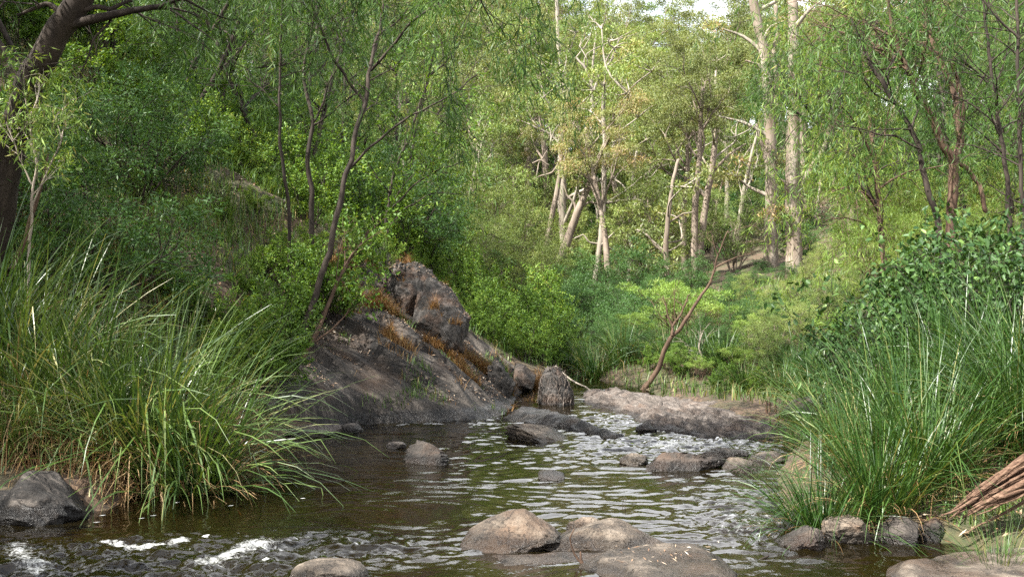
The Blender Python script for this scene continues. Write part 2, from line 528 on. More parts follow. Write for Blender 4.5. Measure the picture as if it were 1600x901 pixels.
def rock_geo(w, dep, h, seed, sub=6, prof=None, cuts=9, rough=.16, strata=0.0, block=.85, sdir=(.3, .2, 1), below=.6, cuts2=0):
    r = np.random.default_rng(seed)
    V, F = ICO[sub]
    p = np.sign(V) * np.abs(V) ** block
    for k in range(cuts):
        n = unit(r.normal(size=3) * np.array([1, 1, .8]))
        off = r.uniform(.6, .88)
        ex = np.maximum(0, p @ n - off)
        p = p - n * (ex * .88)[:, None]
    p = p + V * (fbm(p * 1.6 + seed * 3.1, 4) * rough)[:, None]
    p = p + V * ((1 - np.abs(fbm(p * 3.1 + seed, 3)) * 2) * rough * .35)[:, None]
    if strata:
        sd = unit(np.array(sdir, float))
        u = p @ sd * 5 + fbm(p * 1.5 + seed, 2) * 1.1
        saw = (u - np.floor(u))
        p = p + V * ((ss(saw * 1.5) - saw) * strata)[:, None]
    for k in range(cuts2):
        n = unit(r.normal(size=3) * np.array([1, 1, .9]))
        e = p @ n
        off = np.quantile(e, r.uniform(.8, .95))
        p = p - n * (np.maximum(0, e - off) * .93)[:, None]
    if cuts2:
        p = p + V * (fbm(p * 6 + seed, 4, .6) * .05)[:, None]
    if cuts2:
        p[:, 0] = (p[:, 0] - p[:, 0].min()) / np.ptp(p[:, 0]) * 2 - 1
        p[:, 2] = np.where(p[:, 2] > 0, p[:, 2] / p[:, 2].max(), p[:, 2])
    p = p + V * (fbm(p * 5 + seed * 1.7, 4, .6) * .035)[:, None]
    z = p[:, 2]
    if prof:
        z = np.where(z > 0, z * np.interp(p[:, 0], [a for a, b in prof], [b for a, b in prof]), z * below)
    else:
        z = np.where(z > 0, z, z * below)
    return np.stack([p[:, 0] * w / 2, p[:, 1] * dep / 2, z * h], -1), F


def rock(name, label, x0, x1, top, base, dep, seed, mat, z=0.0, cat='rock', rz=0, Y=None, group=None, parent=None, **kw):
    """rock whose visible outline spans photo columns x0..x1, top row to base row (row of the waterline)"""
    yf = W(0, base, z)[1] if Y is None else Y
    yc = yf + dep * .38
    w = (x1 - x0) / K * yc
    h = (CAMH - z) - (top - CY) / K * yc
    V, F = rock_geo(w, dep, max(h, .03), seed, **kw)
    o = obj(name, make_mesh(name, V, F, mat))
    o.location = ((((x0 + x1) / 2) - CX) / K * yc, yc, z)
    o.rotation_euler = (0, 0, rz)
    if label: tag(o, label, cat, group)
    return o


def slab(name, label, poly, zf, mat, res=.025, edge=.12, cat='rock', skirt=.35, H=None):
    poly = np.array(poly, float)
    x0, y0 = poly.min(0) - .15; x1, y1 = poly.max(0) + .15
    xs, ys = np.arange(x0, x1, res), np.arange(y0, y1, res)
    X, Y = np.meshgrid(xs, ys)
    q = np.stack([X, Y, 0 * X], -1)
    sd = sd_poly(X, Y, poly) + fbm(q * 3.0 + len(name), 4, .6) * .09
    Z = zf(X, Y, np.clip(sd, 0, 9))
    lo = G(X, Y) - .1
    drop = ss(-sd / edge)
    Z = Z * (1 - drop) + np.minimum(Z - skirt, lo) * drop
    keep = sd > -edge * 1.1
    V = np.stack([X, Y, Z], -1).reshape(-1, 3)
    i = np.arange(X.size).reshape(X.shape)
    F = np.stack([i[:-1, :-1], i[:-1, 1:], i[1:, 1:], i[1:, :-1]], -1).reshape(-1, 4)
    F = F[keep.ravel()[F].any(1)]
    used, inv = np.unique(F, return_inverse=True)
    o = obj(name, make_mesh(name, V[used], inv.reshape(F.shape), mat))
    if label: tag(o, label, cat)
    return o


def slope_z(X, Y, sd):
    dl = polydist(X, Y, LB)
    q = np.stack([X, Y, 0 * X], -1)
    n = fbm(q * .9 + 2, 3)
    cliff = np.interp(X, [-2.6, -1.9, -1.2, -.5, 0, 1], [.3, .3, .24, .1, .02, .02]) * np.interp(Y, [11, 12.3, 13, 16], [1, 1, .3, .1])
    z = cliff * ss(dl / .16 + fbm(q * 1.3 + 30, 3) * .6) + np.interp(dl, [0, .25, .55, .9, 1.5, 2.2, 3.2, 5], [0, .07, .24, .5, .97, 1.62, 2.25, 3.2])
    # beds of rock that run down the slope: long planks with broken risers
    al = X * .96 - Y * .27
    ac = X * .27 + Y * .96
    def beds(fr, amp, wob, jag, seed, sh):
        u = ac * fr + fbm(np.stack([al * wob, ac * .8, np.full_like(al, seed)], -1), 3) * jag
        k = np.floor(u); f = u - k
        hgt = (noise(np.stack([k * 1.7 + seed, al * .45, k * .3], -1)) * .5 + .75)
        return (np.minimum(1, f * sh) - f) * amp * hgt
    z = z + (beds(1.5, .15, .5, 1.0, 2.5, 7) + beds(4.3, .06, .7, 1.2, 7.1, 6) + beds(13, .022, 1.2, 1.4, 4.4, 5)) * ss((dl - .06) / .5)
    z = z + fbm(q * 2.2, 4) * .035 + fbm(np.stack([al * 3, ac * 14, 0 * al], -1), 3) * .014
    return z + base_z(Y) - .04


slab('rock_slope', 'broad dark grey tilted rock face sloping into the left side of the pool', SLOPE_POLY, slope_z, M['rock_slope'], .014, .12, 'rock face', .4)
def slope_at(x, y):
    x = np.atleast_1d(np.asarray(x, float)); y = np.atleast_1d(np.asarray(y, float))
    s = sd_poly(x, y, SLOPE_POLY)
    return np.where(s > .05, slope_z(x, y, s), G(x, y))


rock('rock_outcrop', 'lichen speckled blocky outcrop jutting from the top of the rock slope', 640, 735, 440, 510, .8, 21, M['rock_lichen'], z=.95, Y=13.1, cat='rock', cuts=9, rough=.2, strata=.24, sdir=(.5, .1, 1), rz=-.2, below=1.6, cuts2=16, sub=6,
     prof=[(-1, 1.15), (-.3, 1.1), (.4, .95), (1, .6)])
rock('rock_outcrop', 'grey flat faced slab above and left of the lichen speckled outcrop', 600, 690, 408, 465, .8, 22, M['rock_lichen'], z=1.35, Y=13.5, cuts=9, rough=.2, strata=.24, sdir=(.5, .1, 1), rz=.3, below=1.6, cuts2=16, sub=6)
rock('rock_outcrop', 'low dark rock with dry grass at the right end of the rock slope', 762, 806, 555, 612, .5, 23, M['rock_lichen'], z=.18, Y=13.3, cuts=8, rough=.2, strata=.2, cuts2=12, rz=-.5, prof=[(-1, 1.3), (0, .9), (1, .4)])
rock('rock_outcrop', 'small dark wedge of rock half buried in the orange grass nearest the stump', 800, 838, 566, 612, .5, 24, M['rock_dark'], z=.2, Y=14.2, cuts=8, rough=.2, strata=.2, cuts2=12, prof=[(-1, 1.3), (0, .9), (1, .4)])
rock('river_rock', 'pale low flat rock at the waterline below the left end of rock slope', 446, 545, 663, 680, .55, 25, M['rock_pale'], prof=[(-1, .8), (1, 1)], cuts=7)
rock('river_rock', 'small dark cracked rock at right end of the pale flat waterline rock', 528, 572, 662, 676, .3, 26, M['rock_dark'])
rock('river_rock', 'knobbly grey rock standing in midstream left of the small black rock', 628, 703, 690, 726, .45, 27, M['rock_dark'], rough=.24, strata=.2, cuts2=12, prof=[(-1, .75), (-.4, 1.1), (.2, .95), (1, .5)], cuts=10)
rock('river_rock', 'tiny pale rock just breaking the water beside the knobbly grey rock', 604, 634, 690, 700, .22, 127, M['rock_pale'])
rock('river_rock', 'small smooth black rock alone in the middle of the pool', 836, 882, 735, 749, .28, 28, M['rock_dark'], cuts=4, rough=.1)
rock('river_rock', 'layered grey brown rock between two channels below the stump', 788, 905, 660, 690, .75, 29, M['rock'], rough=.22, strata=.28, cuts2=12, sub=6, sdir=(.35, .1, 1), rz=-.1, prof=[(-1, 1.0), (-.2, 1.05), (.5, .7), (1, .35)], cuts=10)
slab('rock_ledge', 'long thin dark ledge trailing rightwards from the rock slope into the channel',
     [W(790, 655), W(830, 662), W(880, 668), W(940, 684), W(974, 684), W(940, 676), W(900, 662), W(860, 652), W(810, 648)],
     lambda X, Y, s: .07 * ss(s / .12) + .05 * fbm(np.stack([X * 2, Y * 7, 0 * X], -1), 3) + .03, M['rock_slope'], .02, .07)


def ledge_z(X, Y, s):
    q = np.stack([X, Y, 0 * X], -1)
    t = (X - .9) * .42 + (14 - Y) * .91
    c = (X - .9) * .91 - (14 - Y) * .42
    n = fbm(q * 1.2, 3)
    u = c * 4.2 + n * 1.5
    f = u - np.floor(u)
    return .03 * ss(s / .12) + .02 + (np.minimum(1, f * 6) - f) * .075 * ss(s / .1) + fbm(np.stack([t * 1.5, c * 6, 0 * t], -1), 4) * .05 + np.interp(t, [0, 1, 4], [.03, .02, -.01]) * ss(s / .2) + fbm(np.stack([t * 5, c * 16, 0 * t], -1), 3) * .016 - .05 * np.exp(-(noise(np.stack([t * .9, c * 4.5 + n, 0 * t + 3], -1)) / .05) ** 2) * ss(s / .1) - .035 * np.exp(-(noise(np.stack([t * 3, c * 2.0, 0 * t + 9], -1)) / .04) ** 2) * ss(s / .1)


slab('rock_ledge', 'long pale sunlit rock ledge running from the stump to the right bank',
     [W(908, 630), W(926, 634), W(985, 650), W(1010, 668), W(1100, 684), W(1205, 688), (2.9, 11.0), (2.75, 11.9), (2.2, 12.9), (1.75, 13.7), (1.3, 14.2), (.95, 14.35), (.85, 13.9)], ledge_z, M['rock_pale'], .02, .1)
rock('river_rock', 'small dark rock at the foot of the pale sunlit ledge', 990, 1028, 660, 674, .25, 31, M['rock_dark'])
rock('river_rock', 'low brown rock at left end of the rock bar before the ledge', 969, 1016, 709, 726, .25, 32, M['rock'], rough=.2)
rock('river_rock', 'lumpy brown rock bar breaking the stream in front of the ledge', 1000, 1142, 705, 736, .5, 33, M['rock_dark'], rough=.24, cuts=12, strata=.22, cuts2=14, prof=[(-1, .8), (-.6, 1.15), (-.1, 1.05), (.5, .9), (1, .6)], sub=6)
rock('river_rock', 'angular brown rock at the right end of the lumpy rock bar', 1124, 1194, 713, 738, .42, 34, M['rock'], rough=.2, cuts=11, cuts2=12, prof=[(-1, 1.1), (0, .9), (1, .4)])
rock('river_rock', 'thin flat dark rock behind the lumpy rock bar', 1090, 1170, 697, 715, .3, 35, M['rock_dark'], rz=-.35, cuts=9, strata=.15, prof=[(-1, 1.1), (1, .7)])
rock('river_rock', 'low mossy flat rock between the rock bar and the right sedges', 1168, 1226, 706, 722, .35, 36, M['rock'], cuts=8)
rock('river_rock', 'dark knobby boulder in the left channel at the right bank beneath sedges', 1212, 1284, 822, 858, .35, 37, M['rock_dark'], rough=.2, prof=[(-1, .4), (.2, .9), (1, 1.1)])
rock('river_rock', 'rounded brown boulder at the right bank between two dark boulders', 1278, 1366, 806, 852, .42, 38, M['rock'], rough=.2, cuts=12, cuts2=10, block=.7)
rock('river_rock', 'squarish grey boulder under the sedges left of the broken log', 1358, 1432, 806, 852, .42, 39, M['rock_dark'], rough=.2, cuts=12, cuts2=10, block=.65)
rock('river_rock', 'dark boulder in shade below the broken log', 1420, 1486, 806, 850, .4, 40, M['rock_dark'], rough=.2, cuts=10, cuts2=10, block=.7)
rock('river_rock', 'low wet rock at the right water edge above the bank boulders', 1205, 1300, 800, 822, .4, 41, M['rock_dark'], rough=.2, z=.0)
rock('boulder', 'large rounded tan boulder with peaked top, largest in the foreground pool', 714, 884, 798, 862, .55, 43, M['rock'], rough=.13, cuts=8, cuts2=5, block=.95, sub=6, prof=[(-1, .25), (-.6, .6), (-.1, .98), (.25, 1.08), (.6, .85), (1, .5)])
rock('boulder', 'long low grey boulder touching the right side of the peaked tan boulder', 830, 1046, 815, 861, .55, 44, M['rock'], rough=.15, cuts=8, cuts2=6, sub=6, prof=[(-1, .2), (-.6, .7), (-.1, 1.05), (.3, 1.0), (.6, .72), (1, .35)])
rock('river_rock', 'small brown rock peeping up behind the two foreground boulders', 884, 944, 808, 836, .2, 45, M['rock'])
slab('rock_slab', 'flat brown rock slab littered with dry leaves at the bottom of the pool', [W(930, 868), W(1000, 858), W(1085, 856), W(1135, 874), W(1152, 893), W(1140, 930), W(1000, 940), W(955, 905), W(900, 885)],
     lambda X, Y, s: .045 * ss(s / .12) + .01 + fbm(np.stack([X, Y, 0 * X], -1) * 3, 4) * .03, M['rock'], .015, .06)
slab('rock_slab', 'thin wet rock slab barely above water below the long low grey boulder', [W(770, 868), W(860, 862), W(985, 860), W(960, 870), W(870, 880), W(790, 884)],
     lambda X, Y, s: .012 * ss(s / .1) + fbm(np.stack([X, Y, 0 * X], -1) * 5, 4) * .014, M['rock'], .015, .05)
rock('boulder', 'smooth rounded brown rock cut off by the bottom edge left of centre', 455, 572, 876, 915, .4, 46, M['rock'], rough=.08, cuts=6)
slab('rock_slab', 'flat grey rock slab along the water in the bottom right corner', [W(1385, 893), W(1440, 880), W(1520, 874), W(1640, 868), (3.4, 5.9), (3.2, 4.8), W(1400, 925)],
     lambda X, Y, s: .05 * ss(s / .1) + .02 + fbm(np.stack([X, Y, 0 * X], -1) * 4, 4) * .035, M['rock'], .015, .06)
rock('boulder', 'blocky dark rock with a flat top on the left bank below the sedges', -60, 150, 738, 822, .8, 47, M['rock_slope'], rough=.16, cuts=13, block=.7, sub=6, cuts2=14, strata=.1, prof=[(-1, .9), (-.2, .72), (.0, 1.1), (.6, 1.0), (1, .7)])
rock('boulder', 'rounded dark boulder hidden behind the right sedges beside the woody stumps', 1222, 1345, 620, 694, .8, 48, M['rock_dark'], z=.05, Y=10.4, rough=.12, cuts=7)
slab('rock_shelf', 'submerged brown rock shelf under the rapids at bottom left', [(-3.6, 4.6), (-3.3, 5.6), (-2.6, 5.95), (-1.7, 5.75), (-1.0, 5.5), (-.7, 5.0), (-.8, 4.4), (-3, 4.2)],
     lambda X, Y, s: -.07 + .03 * ss(s / .3) + fbm(np.stack([X, Y, 0 * X], -1) * 2.4, 4) * .07, M['rock'], .03, .1)


# ------------------------------------------------------------------ tubes, branches, leaves
class Bag:
    def __init__(s): s.V, s.F, s.T, s.n = [], {}, [], 0

    def add(s, V, F, tone=None):
        F = np.asarray(F) + s.n
        s.F.setdefault(F.shape[1], []).append((F, np.full(len(F), .5) if tone is None else tone))
        s.V.append(V); s.n += len(V)

    def mesh(s, name, mat, smooth=True):
        ks = list(s.F)
        Fs = [np.concatenate([a for a, b in s.F[k]]) for k in ks]
        tn = np.concatenate([np.concatenate([b for a, b in s.F[k]]) for k in ks])
        return make_mesh(name, np.concatenate(s.V), Fs, mat, smooth, {'tone': ('FACE', tn)})


def tube(bag, pts, rad, sides=6, lump=.0, seed=0):
    pts = np.asarray(pts, float); rad = np.asarray(rad, float)
    n = len(pts)
    t = np.gradient(pts, axis=0); t = unit(t)
    ref = np.array([.37, .93, .05])
    a = np.cross(t[0], ref); a /= np.linalg.norm(a)
    A = np.zeros((n, 3))
    for i in range(n):
        a = a - t[i] * (a @ t[i]); a /= np.linalg.norm(a) + 1e-9
        A[i] = a
    B = np.cross(t, A)
    th = np.linspace(0, 2 * np.pi, sides, endpoint=False)
    ring = np.cos(th)[None, :, None] * A[:, None] + np.sin(th)[None, :, None] * B[:, None]
    rr = np.repeat(rad[:, None], sides, 1)
    if lump:
        rr = rr * (1 + lump * fbm(pts[:, None] * 1.7 + ring * .9 + seed, 3))
    V = (pts[:, None] + ring * rr[..., None]).reshape(-1, 3)
    V = np.concatenate([V, pts[-1:] + t[-1:] * rad[-1]])
    i = np.arange(n * sides).reshape(n, sides)
    j = np.roll(i, -1, 1)
    F = np.stack([i[:-1], j[:-1], j[1:], i[1:]], -1).reshape(-1, 4)
    bag.add(V, F)
    cap = np.stack([i[-1], j[-1], np.full(sides, n * sides)], -1)
    bag.F.setdefault(3, []).append((cap + bag.n - len(V), np.full(sides, .5)))


def smooth_path(pts, n=14):
    pts = np.asarray(pts, float)
    d = np.concatenate([[0], np.cumsum(np.linalg.norm(np.diff(pts, axis=0), axis=1))])
    tt = np.linspace(0, d[-1], n)
    p = np.stack([np.interp(tt, d, pts[:, k]) for k in range(3)], -1)
    for _ in range(1):
        p[1:-1] = (p[:-2] + 2 * p[1:-1] + p[2:]) / 4
    return p


def leaves(bag, pos, d, L, Wd, r, up=.6, six=False, fold=.25, tone=None):
    n = len(pos)
    d = unit(d)
    nr = r.normal(size=(n, 3)) * .7 + np.array([0, 0, up])
    nr = unit(nr - d * (nr * d).sum(1, keepdims=True))
    s = np.cross(d, nr)
    L = np.broadcast_to(L, (n,))[:, None] * r.uniform(.65, 1.25, (n, 1)); Wd = np.broadcast_to(Wd, (n,))[:, None] * r.uniform(.75, 1.2, (n, 1))
    tone = np.clip(r.normal(.45, .2, n), 0, 1) if tone is None else tone
    curl = nr * L * r.uniform(-.12, .02, (n, 1))
    if six:
        V = np.stack([pos, pos + d * L * .3 + s * Wd * .5 + nr * Wd * fold, pos + d * L * .68 + s * Wd * .4 + nr * Wd * fold * .8 + curl * .5, pos + d * L + curl,
                      pos + d * L * .68 - s * Wd * .4 + nr * Wd * fold * .8 + curl * .5, pos + d * L * .3 - s * Wd * .5 + nr * Wd * fold], 1)
        b = np.arange(n)[:, None] * 6
        F = np.concatenate([b + np.array([[0, 1, 2, 3]]), b + np.array([[0, 3, 4, 5]])])
        bag.add(V.reshape(-1, 3), F, np.concatenate([tone, tone]))
    else:
        V = np.stack([pos, pos + d * L * .45 + s * Wd * .5, pos + d * L + curl, pos + d * L * .45 - s * Wd * .5], 1)
        b = np.arange(n)[:, None] * 4
        bag.add(V.reshape(-1, 3), b + np.array([[0, 1, 2, 3]]), tone)


def strands(bag, start, out, L, r, per=16, lf=.11, wd=.009, down=.8, spread=.5):
    """hanging sprays of narrow leaves: start (n,3), out (n,3) outward dir"""
    n = len(start)
    t = np.linspace(.05, 1, per)[None, :, None]
    L = (np.broadcast_to(L, (n,)) * r.uniform(.6, 1.3, n))[:, None, None]
    o = unit(out)[:, None, :]
    p = start[:, None] + o * L * (t * .75 - t * t * .35) + np.array([0, 0, -1.0]) * L * (t * .25 + t * t * .7) + r.normal(size=(n, per, 3)) * .015
    d = o * (1 - t) * .5 + np.array([0, 0, -down]) + r.normal(size=(n, per, 3)) * spread
    tone = np.clip(np.repeat(r.normal(.42, .15, n), per) + r.normal(0, .12, n * per), 0, 1)
    leaves(bag, p.reshape(-1, 3), d.reshape(-1, 3), lf, wd, r, up=.1, tone=tone)


def rot_dir(d, ang, r):
    d = d / np.linalg.norm(d)
    a = np.cross(d, r.normal(size=3)); a /= np.linalg.norm(a) + 1e-9
    return d * math.cos(ang) + a * math.sin(ang)


def grow(out, p, d, L, rad, lvl, Pm, r):
    n = max(3, int(Pm['n'][lvl]))
    pts = [np.array(p, float)]; ds = []
    d = d / np.linalg.norm(d)
    for i in range(n):
        d = d + r.normal(size=3) * Pm['wig'][lvl] + np.array([0, 0, Pm['trop'][lvl]])
        d = d / np.linalg.norm(d)
        pts.append(pts[-1] + d * L / n); ds.append(d)
    rads = np.linspace(rad, rad * Pm['taper'], n + 1)
    out['tubes'].append((np.array(pts), rads, max(4, Pm['sides'] - 2 * lvl)))
    last = lvl == len(Pm['n']) - 1
    if last:
        out['tp'] += pts[1:]; out['td'] += ds
        return
    for c in range(Pm['kids'][lvl]):
        t = r.uniform(Pm['t0'][lvl], 1.0) if c else 1.0
        k = min(n - 1, int(t * n))
        f = t * n - k
        q = pts[k] + (pts[k + 1] - pts[k]) * min(1, f)
        dd = rot_dir(ds[k], r.uniform(*Pm['ang'][lvl]), r)
        grow(out, q, dd, L * Pm['ratio'][lvl] * r.uniform(.7, 1.2) * (1.15 - .35 * t), max(rads[k] * r.uniform(.5, .75), .003), lvl + 1, Pm, r)


def skel(): return {'tubes': [], 'tp': [], 'td': []}


def tubes_mesh(sk, name, mat, lump=.12):
    b = Bag()
    for pts, rads, sides in sk['tubes']:
        tube(b, pts, rads, sides, lump)
    return b.mesh(name, mat)


def make_plant(name, sk, lb, bark, leafmat, loc=(0, 0, 0), tn='trunk', cn='crown'):
    root = empty(name, loc)
    obj(tn, tubes_mesh(sk, tn, bark), root)
    obj(cn, lb.mesh(cn, leafmat), root)
    return root


def pads(tp, mind, r, lo=0.0):
    out = []
    for i in r.permutation(len(tp)):
        if tp[i][2] < lo: continue
        if all(np.abs(tp[i] - o).sum() > mind * 1.3 or np.linalg.norm(tp[i] - o) > mind for o in out):
            out.append(tp[i])
    return np.array(out)


def pad_leaves(b, c, n, rad, flat, L, w, r, droop=.2, out=.5, six=False):
    """dense pads of foliage: n leaves over each centre c, packed to the upper outer side of a flattened ball"""
    m = len(c)
    R = rad * r.uniform(.6, 1.25, m)
    o = unit(r.normal(size=(m, n, 3)) + np.array([0, 0, .35]))
    rr = r.random((m, n, 1)) ** .45
    pos = c[:, None] + o * rr * R[:, None, None] * np.array([1, 1, flat])
    d = o * out + r.normal(size=o.shape) * .5 + np.array([0, 0, -droop])
    tone = np.clip(np.repeat(r.normal(.45, .13, m), n) + r.normal(0, .13, m * n), 0, 1)
    leaves(b, pos.reshape(-1, 3), d.reshape(-1, 3), L, w, r, tone=tone, six=six)


# --- species -------------------------------------------------------------
PADS = {'wattle': (.3, 190, .22, .45, .8), 'grey': (.36, 150, .25, .6, .5), 'dark': (.28, 90, .2, .65, .1), 'willow': (.34, 75, .26, .9, .3)}


def shrub_proto(seed, kind):
    r = np.random.default_rng(seed)
    sk = skel()
    if kind == 'leafy':      # upright stems, oval bright leaves, about 1.8 m
        Pm = dict(n=[5, 4, 4], wig=[.12, .16, .2], trop=[.06, .05, .02], taper=.4, sides=6, kids=[6, 4, 0], t0=[.2, .15], ang=[(.3, .75), (.35, .9)], ratio=[.5, .55])
        for k in range(8):
            a = k * 2.4 + r.uniform(0, .5)
            grow(sk, (.12 * math.cos(a), .12 * math.sin(a), -.1), np.array([math.cos(a) * r.uniform(.1, .75), math.sin(a) * r.uniform(.1, .75), 1]), r.uniform(.6, 1.9), .014, 0, Pm, r)
        k, sp, L, w, six, droop, mat = 8, .032, .06, .027, True, .05, 'shrub'
    elif kind == 'dark':     # dense rounded dark bush 2.2 m
        Pm = dict(n=[5, 4, 4], wig=[.15, .2, .25], trop=[.02, .04, .0], taper=.4, sides=6, kids=[8, 6, 0], t0=[.2, .2], ang=[(.5, 1.1), (.4, 1.1)], ratio=[.5, .5])
        for k in range(9):
            a = k * 2.4
            grow(sk, (.1 * math.cos(a), .1 * math.sin(a), -.1), np.array([math.cos(a) * r.uniform(.3, 1.1), math.sin(a) * r.uniform(.3, 1.1), 1]), r.uniform(1.0, 1.7), .02, 0, Pm, r)
        k, sp, L, w, six, droop, mat = 7, .06, .075, .02, False, .1, 'shrub_dark'
    elif kind == 'wattle':   # pale feathery layered bush 2 m
        Pm = dict(n=[5, 4, 4], wig=[.12, .15, .15], trop=[.0, .03, .02], taper=.4, sides=6, kids=[8, 7, 0], t0=[.35, .25], ang=[(.4, 1.0), (.4, 1.0)], ratio=[.5, .5])
        for k in range(8):
            a = k * 2.4
            grow(sk, (.08 * math.cos(a), .08 * math.sin(a), -.1), np.array([math.cos(a) * r.uniform(.3, 1.0), math.sin(a) * r.uniform(.3, 1.0), 1]), r.uniform(1.0, 1.5), .022, 0, Pm, r)
        k, sp, L, w, six, droop, mat = 10, .055, .07, .013, False, -.25, 'wattle'
    elif kind == 'grey':     # tall soft grey green bush 3 m
        Pm = dict(n=[6, 5, 4], wig=[.1, .15, .2], trop=[.08, .06, .0], taper=.35, sides=6, kids=[9, 6, 0], t0=[.2, .2], ang=[(.35, .8), (.4, .9)], ratio=[.42, .5])
        for k in range(7):
            a = k * 2.4
            grow(sk, (.1 * math.cos(a), .1 * math.sin(a), -.1), np.array([math.cos(a) * r.uniform(.1, .5), math.sin(a) * r.uniform(.1, .5), 1]), r.uniform(1.6, 2.4), .025, 0, Pm, r)
        k, sp, L, w, six, droop, mat = 9, .06, .085, .016, False, .15, 'fine_grey'
    elif kind == 'willow':   # bright long leaved weeping sapling 3 m
        Pm = dict(n=[6, 5, 4], wig=[.12, .15, .18], trop=[.05, -.02, -.12], taper=.35, sides=6, kids=[8, 5, 0], t0=[.3, .2], ang=[(.5, 1.0), (.4, .9)], ratio=[.48, .5])
        for k in range(5):
            a = k * 2.4
            grow(sk, (.08 * math.cos(a), .08 * math.sin(a), -.1), np.array([math.cos(a) * .4, math.sin(a) * .4, 1]), r.uniform(1.7, 2.5), .03, 0, Pm, r)
        k, sp, L, w, six, droop, mat = 7, .06, .12, .015, False, .9, 'weep_bright'
    elif kind == 'broad':    # dark glossy climbing shrub 1.8 m
        Pm = dict(n=[6, 5, 4], wig=[.2, .25, .25], trop=[.02, .0, -.02], taper=.4, sides=6, kids=[7, 4, 0], t0=[.25, .2], ang=[(.5, 1.1), (.5, 1.1)], ratio=[.5, .55])
        for k in range(8):
            a = k * 2.4
            grow(sk, (.15 * math.cos(a), .15 * math.sin(a), -.1), np.array([math.cos(a) * r.uniform(.1, .6), math.sin(a) * r.uniform(.1, .6), 1]), r.uniform(1.1, 1.7), .012, 0, Pm, r)
        k, sp, L, w, six, droop, mat = 2, .05, .095, .046, True, .4, 'broad'
    tp, td = np.array(sk['tp']), np.array(sk['td'])
    pos = np.repeat(tp, k, 0); d = np.repeat(td, k, 0)
    pos = pos + r.normal(size=pos.shape) * sp
    d = d * .6 + r.normal(size=d.shape) * .6 + np.array([0, 0, -droop])
    b = Bag()
    if kind in PADS:
        md, n, rad, flat, lo = PADS[kind]
        pad_leaves(b, pads(tp, md, r, lo), n, rad, flat, L, w, r, droop=droop, six=six)
    else:
        leaves(b, pos, d, L, w, r, six=six)
    bark = {'wattle': 'bark_brown', 'grey': 'bark_grey', 'willow': 'bark_brown'}.get(kind, 'bark_dark')
    return tubes_mesh(sk, 'stem', M[bark]), b.mesh('foliage', M[mat])


def euc_proto(seed, H=17, spread=1.0, olive=False):
    r = np.random.default_rng(seed)
    sk = skel()
    Pm = dict(n=[6, 5, 4], wig=[.14, .2, .25], trop=[.07, .06, .0], taper=.45, sides=6, kids=[5, 4, 0], t0=[.35, .3], ang=[(.35, .8), (.4, .9)], ratio=[.55, .55])
    lean = r.normal(size=2) * .05
    n = 9
    pts = [np.array([0, 0, -.5])]
    d = np.array([lean[0], lean[1], 1.0])
    tl = H * .72
    for i in range(n):
        d = unit(d + r.normal(size=3) * .05); pts.append(pts[-1] + d * tl / n)
    rad = np.linspace(H * .0155, H * .006, n + 1)
    sk['tubes'].append((np.array(pts), rad, 8))
    for c in range(8):
        t = 1 if c == 0 else r.uniform(.42, 1)
        k = min(n - 1, int(t * n))
        a = c * 2.4 + r.uniform(0, .6)
        dd = np.array([math.cos(a) * .8 * spread, math.sin(a) * .8 * spread, r.uniform(.45, 1.1)])
        grow(sk, pts[k], dd, H * r.uniform(.17, .27) * (1.25 - .4 * t), rad[k] * .5, 0, Pm, r)
    tp, td = np.array(sk['tp']), np.array(sk['td'])
    # pads of leaves round the twig ends
    b = Bag()
    pad_leaves(b, pads(tp, .85, r), 250, .72, .55, .16, .05, r, droop=.5, out=.3)
    return tubes_mesh(sk, 'trunk', M['bark_pale' if seed % 2 else 'bark_grey']), b.mesh('crown', M['euc_olive' if olive else 'euc'])


def hilltree_proto(seed, H=6.0):
    """slender dark stemmed weeping tree of the hillside"""
    r = np.random.default_rng(seed)
    sk = skel()
    Pm = dict(n=[5, 5, 4], wig=[.16, .2, .2], trop=[.06, .0, -.12], taper=.4, sides=6, kids=[6, 5, 0], t0=[.3, .2], ang=[(.4, .9), (.4, 1.0)], ratio=[.6, .5])
    for s in range(2):
        n = 8
        pts = [np.array([.1 * s, 0, -.3])]
        d = np.array([r.normal() * .18, r.normal() * .18, 1.0])
        for i in range(n):
            d = unit(d + r.normal(size=3) * .1); pts.append(pts[-1] + d * H * .8 / n)
        rad = np.linspace(.055, .02, n + 1)
        sk['tubes'].append((np.array(pts), rad, 8))
        for c in range(8):
            t = 1 if c == 0 else r.uniform(.35, 1)
            k = min(n - 1, int(t * n)); a = c * 2.4 + s
            grow(sk, pts[k], np.array([math.cos(a), math.sin(a), r.uniform(.2, .9)]), H * r.uniform(.17, .26), .02, 0, Pm, r)
    tp, td = np.array(sk['tp']), np.array(sk['td'])
    b = Bag()
    keep = r.random(len(tp)) < .6
    strands(b, tp[keep], td[keep] + r.normal(size=(keep.sum(), 3)) * .4, .34, r, per=9, lf=.12, wd=.013)
    return tubes_mesh(sk, 'trunk', M['bark_dark']), b.mesh('crown', M['weep'])


def add_proto(name, meshes, names):
    me = meshes[1]
    co = np.empty(len(me.vertices) * 3, np.float32); me.vertices.foreach_get('co', co)
    return dict(name=name, meshes=meshes, names=names, h=float(np.percentile(co[2::3], 99)))


